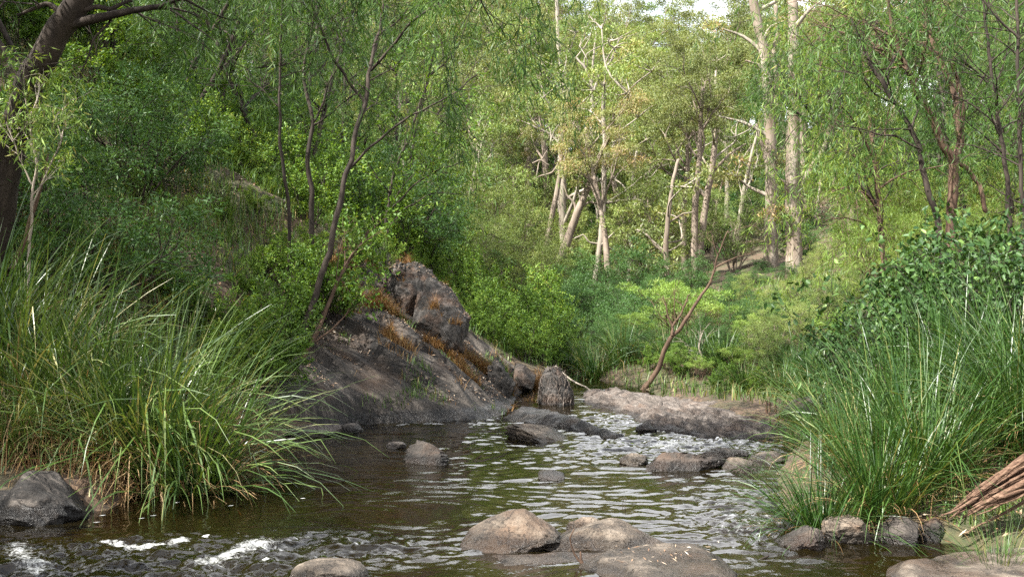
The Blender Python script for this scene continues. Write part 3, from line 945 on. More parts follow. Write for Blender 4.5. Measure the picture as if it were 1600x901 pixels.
PROTO = {}
for kd in ('leafy', 'dark', 'wattle', 'grey', 'willow', 'broad'):
    nm = {'leafy': 'leafy_shrub', 'dark': 'dark_bush', 'wattle': 'wattle_bush', 'grey': 'feathery_bush', 'willow': 'willowy_sapling', 'broad': 'broad_leaved_shrub'}[kd]
    PROTO[kd] = [add_proto(nm, shrub_proto(100 + i * 7 + len(kd), kd), ('stem', 'foliage')) for i in range(3)]
PROTO['euc'] = [add_proto('eucalypt_tree', euc_proto(201 + i, [17, 18, 16, 19, 15, 17][i], [1, .8, 1.2, .9, 1.1, 1][i], i % 2 == 1), ('trunk', 'crown')) for i in range(6)]
PROTO['hill'] = [add_proto('slender_tree', hilltree_proto(301 + i), ('trunk', 'crown')) for i in range(3)]
FIRST = {}
PLANTS = []


def plant(kind, x, y, sc, rz=None, label=None, group=None, var=None, z=None, sq=None):
    v = rng.integers(len(PROTO[kind])) if var is None else var
    pr = PROTO[kind][v]
    rz = rng.uniform(0, 6.28) if rz is None else rz
    z = g(x, y) if z is None else z
    s3 = (sc * rng.uniform(.9, 1.1), sc * rng.uniform(.9, 1.1), sc * (sq or 1.0))
    if (kind, v) not in FIRST:
        o = empty(pr['name'], (x, y, z), rz, s3)
        for me, nme in zip(pr['meshes'], pr['names']):
            obj(nme, me, o)
        FIRST[(kind, v)] = o
    else:
        o = copy_tree(FIRST[(kind, v)], (x, y, z), rz, s3)
    for k in ('label', 'group'):
        if k in o: del o[k]
    PLANTS.append((o, kind, label, group, sc))
    return o


# ------------------------------------------------------------------ sedges
def sedge_mesh(seed, nb, L, mat, R=.22, tilt=(.05, .75), width=.009, dead=.0, droop=1.0, seg=7):
    r = np.random.default_rng(seed)
    a = r.uniform(0, 2 * np.pi, nb)
    rad = R * np.sqrt(r.random(nb))
    th = r.uniform(tilt[0], tilt[1], nb) * (.35 + .65 * rad / R) + np.abs(r.normal(0, .12, nb))
    a2 = a + r.normal(0, .5, nb)
    p = np.stack([rad * np.cos(a), rad * np.sin(a), np.full(nb, -.05)], -1)
    Ln = L * (.4 + .75 * r.random(nb) ** .8)
    bend = droop * r.uniform(.25, 1.5, nb) * (.35 + th)
    side = np.stack([-np.sin(a2), np.cos(a2), 0 * a2], -1)
    tw = r.normal(0, .7, nb)
    V = []
    w0 = width * r.uniform(.6, 1.4, nb)
    t0 = th.copy()
    kink = (r.random(nb) < .22) * r.uniform(.4, 1.8, nb)
    kp = r.integers(3, seg, nb)
    for s in range(seg + 1):
        t = s / seg
        ww = w0 * (1 - .92 * t ** 2.2) * (.75 + .25 * min(1, t * 4))
        ang = tw * t
        out = np.stack([np.cos(a2) * np.sin(t0), np.sin(a2) * np.sin(t0), np.cos(t0)], -1)
        nrm = np.cross(side, out)
        sv = side * np.cos(ang)[:, None] + nrm * np.sin(ang)[:, None]
        V.append(p - sv * ww[:, None] / 2); V.append(p + sv * ww[:, None] / 2)
        t0 = t0 + bend / seg * (.4 + 1.5 * t) + kink * (kp == s)
        t0 = np.minimum(t0, 2.9)
        out = np.stack([np.cos(a2) * np.sin(t0), np.sin(a2) * np.sin(t0), np.cos(t0)], -1)
        p = p + out * (Ln / seg)[:, None]
    V = np.stack(V, 1)  # nb, 2(seg+1), 3
    b = np.arange(nb)[:, None, None] * (2 * (seg + 1))
    q = (np.arange(seg)[:, None] * 2 + np.array([0, 1, 3, 2]))[None]
    F = (b + q).reshape(-1, 4)
    tone = np.repeat(np.clip(r.normal(.45, .2, nb) + (r.random(nb) < .12) * .45, 0, 1), seg)
    return make_mesh('blades', V.reshape(-1, 3), F, mat, True, {'tone': ('FACE', tone)})


SEDGE = {}
for i in range(3):
    SEDGE['left', i] = (sedge_mesh(400 + i, 560, 1.25, M['sedge_cool'], .26, (.05, .95), .0125, droop=1.1), sedge_mesh(410 + i, 260, .85, M['dead'], .3, (.4, 1.3), .006, droop=1.5))
    SEDGE['right', i] = (sedge_mesh(420 + i, 520, 1.2, M['sedge'], .24, (.02, .85), .0095, droop=1.0), sedge_mesh(430 + i, 160, .7, M['dead'], .28, (.4, 1.3), .006, droop=1.5))
    SEDGE['far', i] = (sedge_mesh(440 + i, 420, 1.0, M['sedge'], .22, (.05, .9), .011, droop=1.0), sedge_mesh(450 + i, 90, .6, M['dead'], .26, (.4, 1.3), .007, droop=1.4))


def sedge(kind, x, y, sc, label, group, z=None, sq=1.0):
    i = rng.integers(3)
    o = empty('sedge_clump', (x, y, g(x, y) if z is None else z), rng.uniform(0, 6.28), (sc, sc, sc * sq))
    obj('blades', SEDGE[kind, i][0], o); obj('dead_blades', SEDGE[kind, i][1], o)
    return tag(o, label, 'sedge', group)


GL, GR, GF = 'sedge clumps overhanging the left bank', 'sedge clumps on the right bank', 'sedge clumps behind the pool'
for px, py, sc, lb in [
    (285, 728, 1.08, 'large arching green sedge clump hanging over the dark pool, largest on left bank'),
    (225, 722, 1.15, 'upright sedge clump with brown skirt just left of the largest left clump'),
    (120, 715, 1.15, 'sedge clump behind the blocky dark rock on the left bank'),
    (30, 712, 1.2, 'sedge clump at the left picture edge above the blocky dark rock'),
    (270, 660, 1.15, 'sedge clump standing behind the largest left clump'),
    (325, 655, .78, 'sedge clump nearest the twin dark stems at the rock slope foot'),
    (-40, 700, 1.2, 'sedge clump partly cut off by the left picture edge')]:
    y = W(px, py, .15)[1]; x = (px - CX) / K * y
    sedge('left', x, y, sc * 1.0, lb, GL)
for px, py, sc, sq, lb in [
    (1285, 800, .8, .85, 'drooping yellow green sedge clump nearest the water on right bank'),
    (1375, 795, 1.0, 1.0, 'green sedge clump above the squarish grey boulder'),
    (1450, 780, 1.1, 1.1, 'tall sedge clump just left of the broken log'),
    (1600, 770, 1.1, 1.1, 'tall bright sedge clump at right edge over the broken log'),
    (1330, 740, .95, .95, 'sedge clump hanging over the hidden dark boulder'),
    (1410, 730, 1.2, 1.15, 'tall sedge clump in the second row below the broad leaved shrub'),
    (1500, 725, 1.25, 1.2, 'very tall sedge clump in the second row right of the others'),
    (1590, 730, 1.25, 1.2, 'sedge clump at the right edge in the second row'),
    (1650, 770, 1.2, 1.1, 'sedge clump cut off by the right picture edge')]:
    y = W(px, py, .1)[1]; x = (px - CX) / K * y
    sedge('right', x, y, sc * .77, lb, GR, sq=sq * .95)
o = sedge('right', *W(1560, 862, .1), .33, 'small bright grass tuft at water edge beneath the broken log', GR)
for px, py, sc, lb in [(15, 748, .62, 'short brown skirted sedge clump right above the blocky dark rock'), (85, 738, .66, 'ragged brown sedge clump behind the right end of the blocky dark rock'),
                       (165, 742, .62, 'ragged sedge clump at the waterline right of the blocky dark rock'), (255, 736, .6, 'low brown based sedge clump at the waterline below the upright clump')]:
    y = W(px, py, .1)[1]
    sedge('left', (px - CX) / K * y, y, sc, lb, GL)
for px, Y, sc, lb in [
                      (1222, 12.6, .75, 'sedge tuft on the bank just right of the wood stub'), (1250, 13.4, .8, 'sedge tuft behind the hidden dark boulder'), (1290, 12.4, .85, 'sedge clump between hidden dark boulder and broad leaved shrub'), (1205, 14.2, .7, 'sedge tuft under the pale feathery bushes behind the wood stub'), (1270, 11.4, .7, 'sedge tuft right above the hidden dark boulder'),
                      (1165, 13.2, .6, 'small sedge tuft between the pale ledge and the wood stub'), (930, 16.0, 1.0, 'dark green sedge tuft directly behind the stump'), (975, 16.3, 1.0, 'arching sedge tuft left of the leaning brown tree base'),
                      (1045, 15.6, .9, 'olive sedge clump right of the leaning brown tree base'), (1085, 15.2, .85, 'sedge clump behind the middle of the pale ledge'),
                      (890, 16.4, .8, 'sedge tuft above and left of the stump'), (1130, 14.6, .8, 'low sedge clump behind the right end of the pale ledge')]:
    sedge('far', (px - CX) / K * Y, Y, sc * .78, lb, GF)


# ------------------------------------------------------------------ traced stems
def trace(pts, Y, n=None):
    Ys = np.linspace(*Y, len(pts)) if isinstance(Y, tuple) else [Y] * len(pts)
    p = np.array([P(a, b, c) for (a, b), c in zip(pts, Ys)])
    q = smooth_path(p, n or max(8, 5 * len(pts)))
    q[1:-1] += fbm(q[1:-1, None] * np.array([3.1, 3.1, 3.1]) + np.array([[0, 0, 0], [40, 0, 0], [0, 40, 0]]), 2) * .035
    return q


def side_twigs(sk, path, rad, count, L, r, t0=.3, updown=.3, kids=4, trop=-.02):
    Pm = dict(n=[5, 4], wig=[.17, .2], trop=[trop, trop - .06], taper=.3, sides=6, kids=[kids, 0], t0=[.25], ang=[(.35, .9)], ratio=[.55])
    n = len(path)
    for c in range(count):
        t = r.uniform(t0, 1)
        k = min(n - 2, int(t * (n - 1)))
        tg = unit(path[k + 1] - path[k])
        d = rot_dir(tg, r.uniform(.5, 1.2), r)
        d[2] += updown
        grow(sk, path[k], d, L * r.uniform(.6, 1.3), max(.004, rad[k] * .45), 0, Pm, r)


def traced_tree(name, label, cat, stems, seed, bark, leafmat, twigs, tl, strand=None, leaf=None, group=None, stem_name='trunk', updown=.3, lump=.15, t0=.3, base=None, keep=1.0):
    r = np.random.default_rng(seed)
    allp = [trace(s, Y) for s, Y, r0, r1 in stems]
    q0 = allp[0][0]
    gz = max(g(q0[0], q0[1]), float(slope_at(q0[0], q0[1])[0]))
    if q0[2] > gz:
        allp[0] = np.concatenate([[np.array([q0[0] - .1 * (allp[0][2][0] - q0[0]), q0[1], gz - .1])], allp[0]])
    b0 = allp[0][0].copy() if base is None else np.array(base, float)
    root = empty(name, b0)
    sk = skel()
    for (s, Y, r0, r1), p in zip(stems, allp):
        n0 = len(sk['tubes'])
        rad = np.linspace(r0, r1, len(p))
        bg = Bag()
        tube(bg, p - b0, rad, 9 if r0 > .02 else 6, lump, seed)
        obj(stem_name if r0 >= .018 else 'branch', bg.mesh(stem_name, bark), root)
        side_twigs(sk, p - b0, rad, twigs if np.isscalar(twigs) else twigs.pop(0), tl, r, t0, updown)
        if len(sk['tubes']) > n0:
            obj('twigs', tubes_mesh({'tubes': sk['tubes'][n0:]}, 'twigs', bark), root)
    b = Bag()
    tp, td = np.array(sk['tp']), np.array(sk['td'])
    if keep < 1 and len(tp):
        k = fbm(tp * 1.5 + seed, 2) + r.normal(0, .08, len(tp)) > (.5 - keep) * .9
        tp, td = tp[k], td[k]
    if strand:
        strands(b, tp, td + r.normal(size=td.shape) * .5, strand[0], r, per=strand[1], lf=strand[2], wd=strand[3])
    if leaf:
        k, sp, L, w, six, droop = leaf
        pos = np.repeat(tp, k, 0); d = np.repeat(td, k, 0)
        leaves(b, pos + r.normal(size=pos.shape) * sp, d * .6 + r.normal(size=d.shape) * .6 + np.array([0, 0, -droop]), L, w, r, six=six)
    if b.n:
        obj('crown', b.mesh('crown', leafmat), root)
    tag(root, label, cat, group)
    return root


WP = M['weep']
# weeping tree on the rock slope: three dark stems and the sweeping right limb
traced_tree('weeping_tree', 'weeping dark stemmed tree with a long limb sweeping right above the rock slope', 'tree', [
    ([(462, 562), (478, 500), (500, 440), (525, 350), (538, 285), (557, 205), (574, 150), (580, 90), (594, 40), (604, -30)], (11.6, 12.6), .042, .013),
    ([(540, 270), (575, 232), (625, 192), (675, 165), (715, 142), (745, 118)], (12.3, 12.0), .018, .007),
    ([(580, 110), (640, 40), (700, -10), (760, -40)], (12.5, 11.6), .02, .012),
    ([(570, 160), (520, 90), (500, 40), (470, -20)], (12.5, 12.0), .02, .012)],
    501, M['bark_dark'], WP, [5, 7, 14, 12], 1.0, (.42, 14, .125, .010), updown=.15, t0=.55, keep=.5)
traced_tree('weeping_tree', 'slender weeping tree with one crooked dark stem left of the sweeping limb', 'tree', [
    ([(487, 345), (488, 290), (481, 245), (490, 192), (482, 165), (474, 112), (485, 60), (492, 0), (500, -40)], 13.2, .032, .012),
    ([(490, 190), (505, 160), (512, 130), (530, 100), (540, 60)], 13.2, .018, .008),
    ([(490, 195), (530, 165), (570, 135)], (13.2, 12.9), .014, .006)],
    502, M['bark_dark'], WP, [10, 5, 4], .9, (.42, 13, .125, .010), updown=.15, t0=.55, keep=.5)
traced_tree('weeping_tree', 'thin straight dark stem with hanging leaves, leftmost on the rock slope', 'tree', [
    ([(452, 345), (447, 290), (438, 230), (436, 160), (437, 90), (440, 30), (445, -30)], 12.8, .022, .01),
    ([(438, 170), (415, 145), (385, 120)], 12.8, .012, .006)],
    503, M['bark_dark'], WP, [14, 4], .9, (.42, 13, .125, .010), updown=.15, t0=.6, keep=.5)
traced_tree('slender_tree', 'thin brown stem leaning right beside the weeping trees at the rock slope foot', 'tree', [
    ([(474, 558), (490, 525), (510, 482), (528, 440), (548, 400), (575, 360)], (11.6, 12.2), .03, .012),
    ([(490, 535), (520, 510), (545, 485), (562, 455)], (11.7, 11.9), .012, .005)],
    504, M['bark_brown'], M['shrub'], [6, 3], .55, None, (5, .05, .06, .026, True, .1), updown=.4, t0=.55)
traced_tree('weeping_tree', 'weeping sapling leaning over the orange topped rock outcrop', 'tree', [
    ([(600, 400), (605, 340), (615, 270), (640, 215), (660, 150)], 14.5, .03, .012),
    ([(606, 330), (650, 285), (690, 262), (735, 250)], (14.3, 13.6), .014, .005),
    ([(600, 360), (640, 320), (680, 300), (730, 305)], (14.3, 13.6), .012, .004)],
    505, M['bark_dark'], M['shrub'], [8, 5, 4], .8, None, (5, .06, .065, .024, True, .15), updown=.25)
# large dark leaning tree at the left edge
big = traced_tree('leaning_tree', 'large dark rough barked tree leaning right out of frame at the left edge', 'tree', [
    ([(-30, 420), (-5, 340), (8, 270), (28, 190), (52, 115), (88, 55), (118, 10), (150, -50), (230, -160), (330, -260)], (9.6, 8.6), .155, .07),
    ([(100, 30), (70, 8), (45, 18), (28, 24)], 9.0, .028, .012),
    ([(120, 15), (150, 10), (172, 15), (190, 5), (206, 2)], 8.9, .026, .012),
    ([(176, 15), (168, 40), (146, 62), (140, 90), (128, 115)], 8.9, .012, .006),
    ([(240, -170), (330, -180), (440, -200), (540, -230)], (8.8, 8.2), .045, .02),
    ([(150, -50), (60, -160), (-60, -260)], (8.8, 8.0), .05, .025),
    ([(330, -260), (420, -340), (560, -420)], (8.6, 8), .05, .02),
    ([(540, -230), (620, -180), (690, -105), (750, -60), (810, -25)], (8.2, 9.8), .03, .01),
    ([(690, -105), (740, -30), (770, 40)], (9.2, 9.6), .012, .005)],
    507, M['bark_dark'], WP, [10, 3, 3, 2, 26, 26, 26, 8, 4], 1.0, (.45, 13, .13, .012), updown=.1, t0=.45)
traced_tree('pale_twig_shrub', 'sunlit pale tangle of bare twigs and narrow leaves before the leaning tree', 'shrub', [
    ([(45, 400), (50, 330), (58, 260), (48, 190), (62, 120)], 8.9, .014, .006),
    ([(50, 330), (75, 270), (95, 220), (85, 180)], 8.9, .008, .004),
    ([(52, 290), (25, 240), (10, 190)], 8.9, .008, .004)],
    508, M['twig_pale'], M['wattle'], [7, 6, 6], .4, None, (5, .04, .085, .013, False, .8), updown=.3)

# right hand trees
traced_tree('forked_tree', 'reddish forked tree with several upright limbs standing on the right bank', 'tree', [
    ([(1484, 440), (1487, 380), (1489, 300), (1490, 255)], 14, .075, .06),
    ([(1490, 256), (1475, 232), (1466, 205), (1455, 175), (1432, 145), (1418, 110), (1405, 70), (1390, 30), (1384, -30)], (14, 13.6), .055, .02),
    ([(1490, 256), (1500, 225), (1497, 190), (1492, 150), (1478, 110), (1460, 75), (1448, 30), (1440, -30)], (14, 14.3), .05, .02),
    ([(1502, 230), (1505, 180), (1498, 130), (1482, 85), (1462, 40), (1445, 0)], (14, 13.8), .03, .014),
    ([(1492, 250), (1510, 262), (1530, 290), (1540, 330)], 14, .03, .028),
    ([(1418, 110), (1400, 95), (1370, 70)], 13.7, .015, .007)],
    511, M['bark_brown'], WP, [0, 16, 16, 10, 0, 4], 1.05, (.42, 12, .12, .012), updown=.1, t0=.45, keep=.55)
traced_tree('weeping_tree', 'slim dark weeping tree leaning left of the reddish forked tree', 'tree', [
    ([(1466, 345), (1452, 300), (1441, 262), (1435, 225), (1412, 180), (1385, 140), (1362, 100), (1340, 62), (1330, 30)], 13.2, .04, .015),
    ([(1436, 232), (1400, 215), (1368, 208), (1330, 200)], 13.1, .014, .006),
    ([(1400, 165), (1370, 150), (1345, 120), (1315, 110)], (13.1, 12.6), .014, .006)],
    512, M['bark_dark'], M['weep'], [14, 5, 9], 1.0, (.42, 12, .125, .012), updown=.1, t0=.35, keep=.6)
traced_tree('weeping_tree', 'thin upright dark stem right of the reddish forked tree', 'tree', [
    ([(1578, 360), (1572, 280), (1562, 200), (1552, 130), (1542, 60), (1535, -20)], 12.6, .03, .014)],
    513, M['bark_dark'], M['weep'], [16], .95, (.38, 11, .11, .013), updown=.1, t0=.35, keep=.6)
traced_tree('weeping_tree', 'straight dark stem running up the right picture edge', 'tree', [
    ([(1604, 400), (1598, 300), (1592, 200), (1590, 100), (1588, -20)], 11.6, .025, .015),
    ([(1592, 60), (1560, 30), (1530, -10)], 11.5, .014, .006)],
    514, M['bark_dark'], M['weep'], [12, 6], .85, (.38, 11, .11, .013), updown=.1, t0=.35, keep=.6)
traced_tree('weeping_tree', 'bright drooping branches of a weeping tree hanging before the two big trunks', 'tree', [
    ([(1390, 520), (1380, 420), (1375, 320), (1365, 240), (1355, 150), (1345, 60), (1330, -20)], 15.5, .05, .02),
    ([(1372, 330), (1350, 300), (1325, 292), (1300, 300)], (15.4, 15), .02, .007),
    ([(1365, 250), (1345, 205), (1325, 175), (1312, 165)], (15.4, 15), .02, .007),
    ([(1350, 130), (1320, 80), (1295, 50), (1275, 40)], (15.4, 15), .02, .007),
    ([(1375, 380), (1345, 345), (1318, 340), (1290, 345)], (15.4, 14.8), .016, .006)],
    515, M['bark_brown'], M['weep_bright'], [12, 9, 11, 11, 8], 1.0, (.42, 11, .125, .014), updown=.1, t0=.4, keep=.55)
# bare leaning tree by the ledge
traced_tree('leaning_tree', 'bare curved brown tree leaning right behind the pale ledge', 'tree', [
    ([(996, 620), (1012, 600), (1028, 578), (1036, 550), (1046, 530), (1064, 515), (1078, 490), (1092, 470), (1108, 440), (1118, 420), (1121, 400), (1128, 382), (1138, 360)], (14.4, 14.2), .04, .006),
    ([(1050, 524), (1052, 508), (1066, 490), (1074, 468), (1077, 460)], 14.3, .02, .009),
    ([(1052, 510), (1044, 492), (1042, 475), (1036, 462)], 14.3, .015, .006),
    ([(1119, 418), (1135, 410), (1150, 402), (1178, 398)], 14.2, .012, .004),
    ([(1121, 398), (1117, 382), (1114, 368)], 14.2, .008, .004),
    ([(1056, 500), (1054, 475), (1052, 450)], 14.3, .008, .004)],
    520, M['bark_brown'], M['wattle'], [2, 2, 2, 2, 1, 1], .3, None, None, updown=.5, t0=.6, lump=.12)
traced_tree('pale_sapling', 'pale bare forked sapling leaning left below the feathery wattle bush', 'tree', [
    ([(1120, 622), (1108, 608), (1100, 592), (1098, 570), (1094, 545), (1098, 520)], 15.0, .026, .008), ([(1099, 580), (1085, 560), (1075, 550)], 15.0, .01, .005)],
    521, M['twig_pale'], M['wattle'], [4, 3], .35, None, None, updown=.4)

# far named gum trees with traced trunks ------------------------------------------------
def gum(name_label, trunk, Y, r0, r1, pads, bark, seed, extra=(), olive=False, dens=320):
    r = np.random.default_rng(seed)
    p = trace(trunk, Y)
    b0 = p[0].copy()
    root = empty('eucalypt_tree', b0)
    bg = Bag()
    low = np.concatenate([[b0 - np.array([0, 0, 2.5])], p])
    rad = np.linspace(r0, r1, len(low))
    tube(bg, low - b0, rad, 12, .14, seed)
    obj('trunk', bg.mesh('trunk', bark), root)
    for pts, a, b in extra:
        e = trace(pts, Y)
        bb = Bag(); tube(bb, e - b0, np.linspace(a, b, len(e)), 8, .12, seed)
        obj('branch', bb.mesh('branch', bark), root)
    lb, bb = Bag(), Bag()
    for (px, py, wpx, hpx) in pads:
        c = P(px, py, Y + r.uniform(-1.5, 1.5))
        w, h = wpx / K * Y / 2, hpx / K * Y / 2
        k = max(0, np.argmin(np.abs(p[:, 2] - (c[2] - .5 * w - .6))))
        q0, q1 = p[k], c - np.array([0, 0, h * .5])
        mid = (q0 + q1) / 2 + r.normal(size=3) * .25 + np.array([0, 0, -.1])
        bb = Bag()
        tube(bb, smooth_path([q0, mid, q1], 7) - b0, np.linspace(r1 * .6, .02, 7), 6, .1)
        n = int(dens * max(1.0, w * h * 1.8))
        nc = max(4, int(w * h * 4.5))
        cc = unit(r.normal(size=(nc, 3))) * (r.random((nc, 1)) ** .4) * np.array([w, w * .8, h])
        for s in range(min(nc, 8)):
            tube(bb, smooth_path([q1 - (q1 - mid) * .05, q1 + (c + cc[s] - q1) * .5 + r.normal(size=3) * .1, c + cc[s]], 5) - b0, np.linspace(.03, .008, 5), 4)
        obj('branch', bb.mesh('branch', M['bark_pale']), root)
        idx = r.integers(nc, size=n)
        pos = c + cc[idx] + unit(r.normal(size=(n, 3)) + np.array([0, 0, .35])) * (r.random((n, 1)) ** .45) * np.array([.5, .5, .28])
        tn = np.clip(r.normal(.45, .15, nc)[idx] + r.normal(0, .12, n), 0, 1)
        leaves(lb, pos - b0, r.normal(size=(n, 3)) * .6 + np.array([0, 0, -.55]), .15, .042, r, tone=tn)
    obj('crown', lb.mesh('crown', M['euc_olive' if olive else 'euc']), root)
    return tag(root, name_label, 'tree', 'tall gum trees across the stream')


gum('tall pale gum with long straight trunk and red scar, most prominent beyond the stream', [(1202, 520), (1203, 470), (1205, 380), (1206, 300), (1204, 200), (1198, 110), (1190, 60), (1178, 10), (1170, -60)], 38, .29, .14,
    [(1180, -40, 160, 70), (1120, 30, 110, 50), (1250, -30, 130, 70), (1120, 170, 80, 45), (1230, 20, 60, 45), (1205, 250, 60, 36), (1150, 265, 60, 40)], M['bark_strip'], 601,
    [([(1202, 165), (1209, 140), (1213, 110), (1208, 85), (1214, 55), (1212, 10)], .1, .07), ([(1204, 270), (1196, 245), (1188, 215), (1182, 195)], .09, .05), ([(1198, 120), (1185, 100), (1165, 95)], .06, .03)], olive=True)
gum('thick grey gum trunk with dark hollow, right of the tall scarred gum', [(1241, 530), (1241, 440), (1240, 350), (1238, 300), (1240, 200), (1241, 100), (1238, 0)], 36, .31, .16,
    [(1290, -20, 130, 70), (1240, -30, 100, 60), (1270, 60, 70, 50), (1225, 330, 50, 30), (1300, 130, 90, 60)], M['bark_strip'], 602,
    [([(1240, 310), (1253, 285), (1262, 270), (1285, 240), (1296, 210), (1300, 150)], .13, .07), ([(1238, 300), (1226, 285), (1218, 280)], .08, .04)], olive=True)
gum('grey trunked gum rising behind the feathery wattle bush', [(1085, 470), (1090, 420), (1096, 370), (1104, 310), (1112, 270), (1120, 200), (1118, 140)], 42, .16, .09,
    [(1110, 170, 120, 60), (1060, 130, 110, 60), (1150, 200, 90, 50), (1090, 220, 110, 55), (1050, 255, 90, 40), (1120, 80, 120, 60)], M['bark_grey'], 603,
    [([(1104, 310), (1085, 290), (1070, 262)], .06, .03), ([(1112, 270), (1140, 240), (1165, 225)], .06, .03)], olive=True)
gum('slim white gum with a bent dead arm, centre of the far forest', [(928, 450), (934, 410), (940, 360), (944, 310), (943, 270), (946, 230), (942, 180), (945, 130)], 39, .11, .07,
    [(945, 120, 120, 55), (1000, 170, 90, 45), (900, 160, 80, 40), (960, 215, 70, 35), (985, 330, 90, 40), (960, 60, 120, 55)], M['bark_pale'], 604,
    [([(944, 318), (965, 314), (990, 312), (1005, 314), (1011, 325)], .06, .035), ([(942, 320), (975, 300), (1005, 275), (1030, 255)], .035, .02), ([(938, 382), (920, 378), (912, 366), (898, 372)], .035, .02), ([(940, 380), (960, 392), (975, 402)], .03, .015)])
gum('grey gum leaning strongly right between two slim upright gums', [(862, 445), (872, 415), (885, 380), (897, 345), (908, 318), (922, 285), (935, 250), (950, 215), (968, 185), (985, 150)], 37, .16, .07,
    [(985, 130, 110, 50), (900, 270, 60, 35), (1010, 210, 70, 35), (940, 30, 100, 50), (1020, 100, 80, 40)], M['bark_grey'], 605,
    [([(900, 340), (899, 320), (885, 305), (880, 280)], .05, .02), ([(905, 325), (920, 315), (935, 318)], .05, .03), ([(924, 280), (920, 262), (930, 240)], .05, .05)])
gum('slim grey gum, leftmost upright trunk of the far centre group', [(842, 430), (850, 398), (858, 360), (866, 320), (873, 285), (878, 240), (884, 190), (888, 140)], 40, .12, .06,
    [(890, 170, 110, 50), (860, 210, 90, 45), (880, 100, 110, 50), (930, 130, 70, 40), (850, 140, 80, 40)], M['bark_grey'], 606,
    [([(878, 250), (862, 270), (845, 275), (832, 280)], .04, .025), ([(838, 275), (842, 255), (855, 235)], .03, .015), ([(832, 255), (845, 250), (858, 258)], .03, .02)])
gum('thin straight white pole gum high in the far canopy at top centre', [(875, 240), (877, 180), (876, 120), (872, 60), (870, 0), (868, -30)], 47, .1, .07, [(870, -10, 110, 50), (900, 40, 70, 40), (845, 60, 70, 40)], M['bark_pale'], 607)
gum('multi stemmed white gum with fanning branches near the top centre', [(925, 170), (925, 130), (918, 110), (900, 90)], 50, .1, .05, [(905, 60, 110, 45), (960, 50, 110, 50), (930, 20, 90, 40), (985, 75, 60, 36)], M['bark_pale'], 608,
    [([(925, 150), (935, 120), (955, 95), (968, 60)], .07, .04), ([(924, 140), (925, 110), (928, 80), (932, 50)], .06, .04), ([(925, 160), (945, 140), (975, 110)], .05, .03)])
gum('brownish gum with crooked branches left of the tall scarred gum', [(1040, 470), (1042, 420), (1040, 380), (1045, 330), (1050, 290), (1060, 250)], 33, .1, .05,
    [(1040, 380, 70, 45), (1010, 390, 60, 40), (1060, 330, 80, 40), (1030, 420, 60, 36), (1000, 350, 60, 34), (1070, 280, 80, 40)], M['bark_grey'], 609,
    [([(1042, 400), (1025, 385), (1010, 365)], .03, .015), ([(1044, 350), (1065, 335), (1085, 330)], .03, .015)], olive=True)

# ------------------------------------------------------------------ shrubs and forest
def spot(px, Y): return (px - CX) / K * Y, Y


# centre: bright shrub mass right of the rock slope
def plant_top(k, px, Y, top):
    x, y = spot(px, Y)
    v = int(rng.integers(len(PROTO[k])))
    h = (CAMH - (top - CY) / K * Y) - g(x, y)
    plant(k, x, y, min(3.2, max(.25, h / PROTO[k][v]['h'])), var=v)


for k, L_ in {'leafy': [(700, 16.2, 440), (745, 15.8, 450), (790, 15.8, 440), (835, 16.4, 455), (870, 17.2, 470), (895, 18, 500), (760, 17.5, 400), (820, 18.5, 420), (680, 17.8, 390), (860, 20, 430), (650, 17, 390), (720, 19.5, 370),
                        (815, 15.4, 480), (770, 15.2, 500), (725, 15.2, 470), (850, 15.9, 500), (880, 16.6, 500), (800, 16.8, 420), (840, 17.6, 430), (740, 16.6, 410), (905, 17, 540), (860, 15.6, 550), (1160, 15, 590), (1135, 14.2, 612), (1350, 13, 470), (1400, 13.5, 430), (1450, 13, 430), (1510, 12.5, 440), (1570, 13, 420), (620, 18.5, 360), (660, 20, 340)],
              'dark': [(940, 20, 470), (975, 21, 485), (1000, 23, 470), (925, 23, 430), (960, 25, 440), (905, 22, 440), (1030, 27, 430), (880, 26, 420), (1100, 24, 480), (1150, 26, 440), (1190, 28, 430), (1140, 22, 520), (1060, 30, 400), (1230, 30, 420), (1010, 19, 560), (960, 18.5, 530), (1000, 16.2, 565), (1050, 15.6, 592), (1150, 18.5, 500), (1160, 16.2, 560), (1100, 19, 500), (1262, 18.5, 440), (1225, 19, 460), (1180, 20, 450), (1120, 15.6, 590), (1215, 15.8, 560), (1262, 15.2, 540), (1300, 17, 470), (1345, 18, 440), (1385, 16.5, 440), (1330, 14.5, 520), (1420, 15.5, 430)],
              'grey': [(760, 24, 330), (800, 25, 345), (730, 22, 340), (840, 28, 380), (780, 29, 280), (700, 26, 300), (820, 32, 330), (750, 33, 240),
                       (1200, 17, 455), (1242, 16.2, 445), (1290, 16, 440), (1212, 14.6, 540), (1185, 14, 605), (1335, 15.5, 455), (1318, 18, 430), (1280, 28, 380), (1260, 22, 420), (1165, 22, 440), (1250, 14.2, 560)],
              'wattle': [(1075, 16.6, 440), (1028, 17.3, 488), (1128, 17.2, 470), (1180, 15.2, 565), (1285, 14.4, 560), (1160, 14.2, 600)],
              'willow': [(1365, 20, 330), (1380, 18, 330), (1370, 22, 260), (1430, 17, 350), (1480, 18.5, 320), (1540, 17, 330), (1590, 16, 340), (1420, 22, 240), (1500, 24, 230), (1570, 22, 230), (1640, 19, 250), (1450, 27, 180), (1560, 28, 180)]}.items():
    for px, Y, top in L_:
        plant_top(k, px, Y, top)
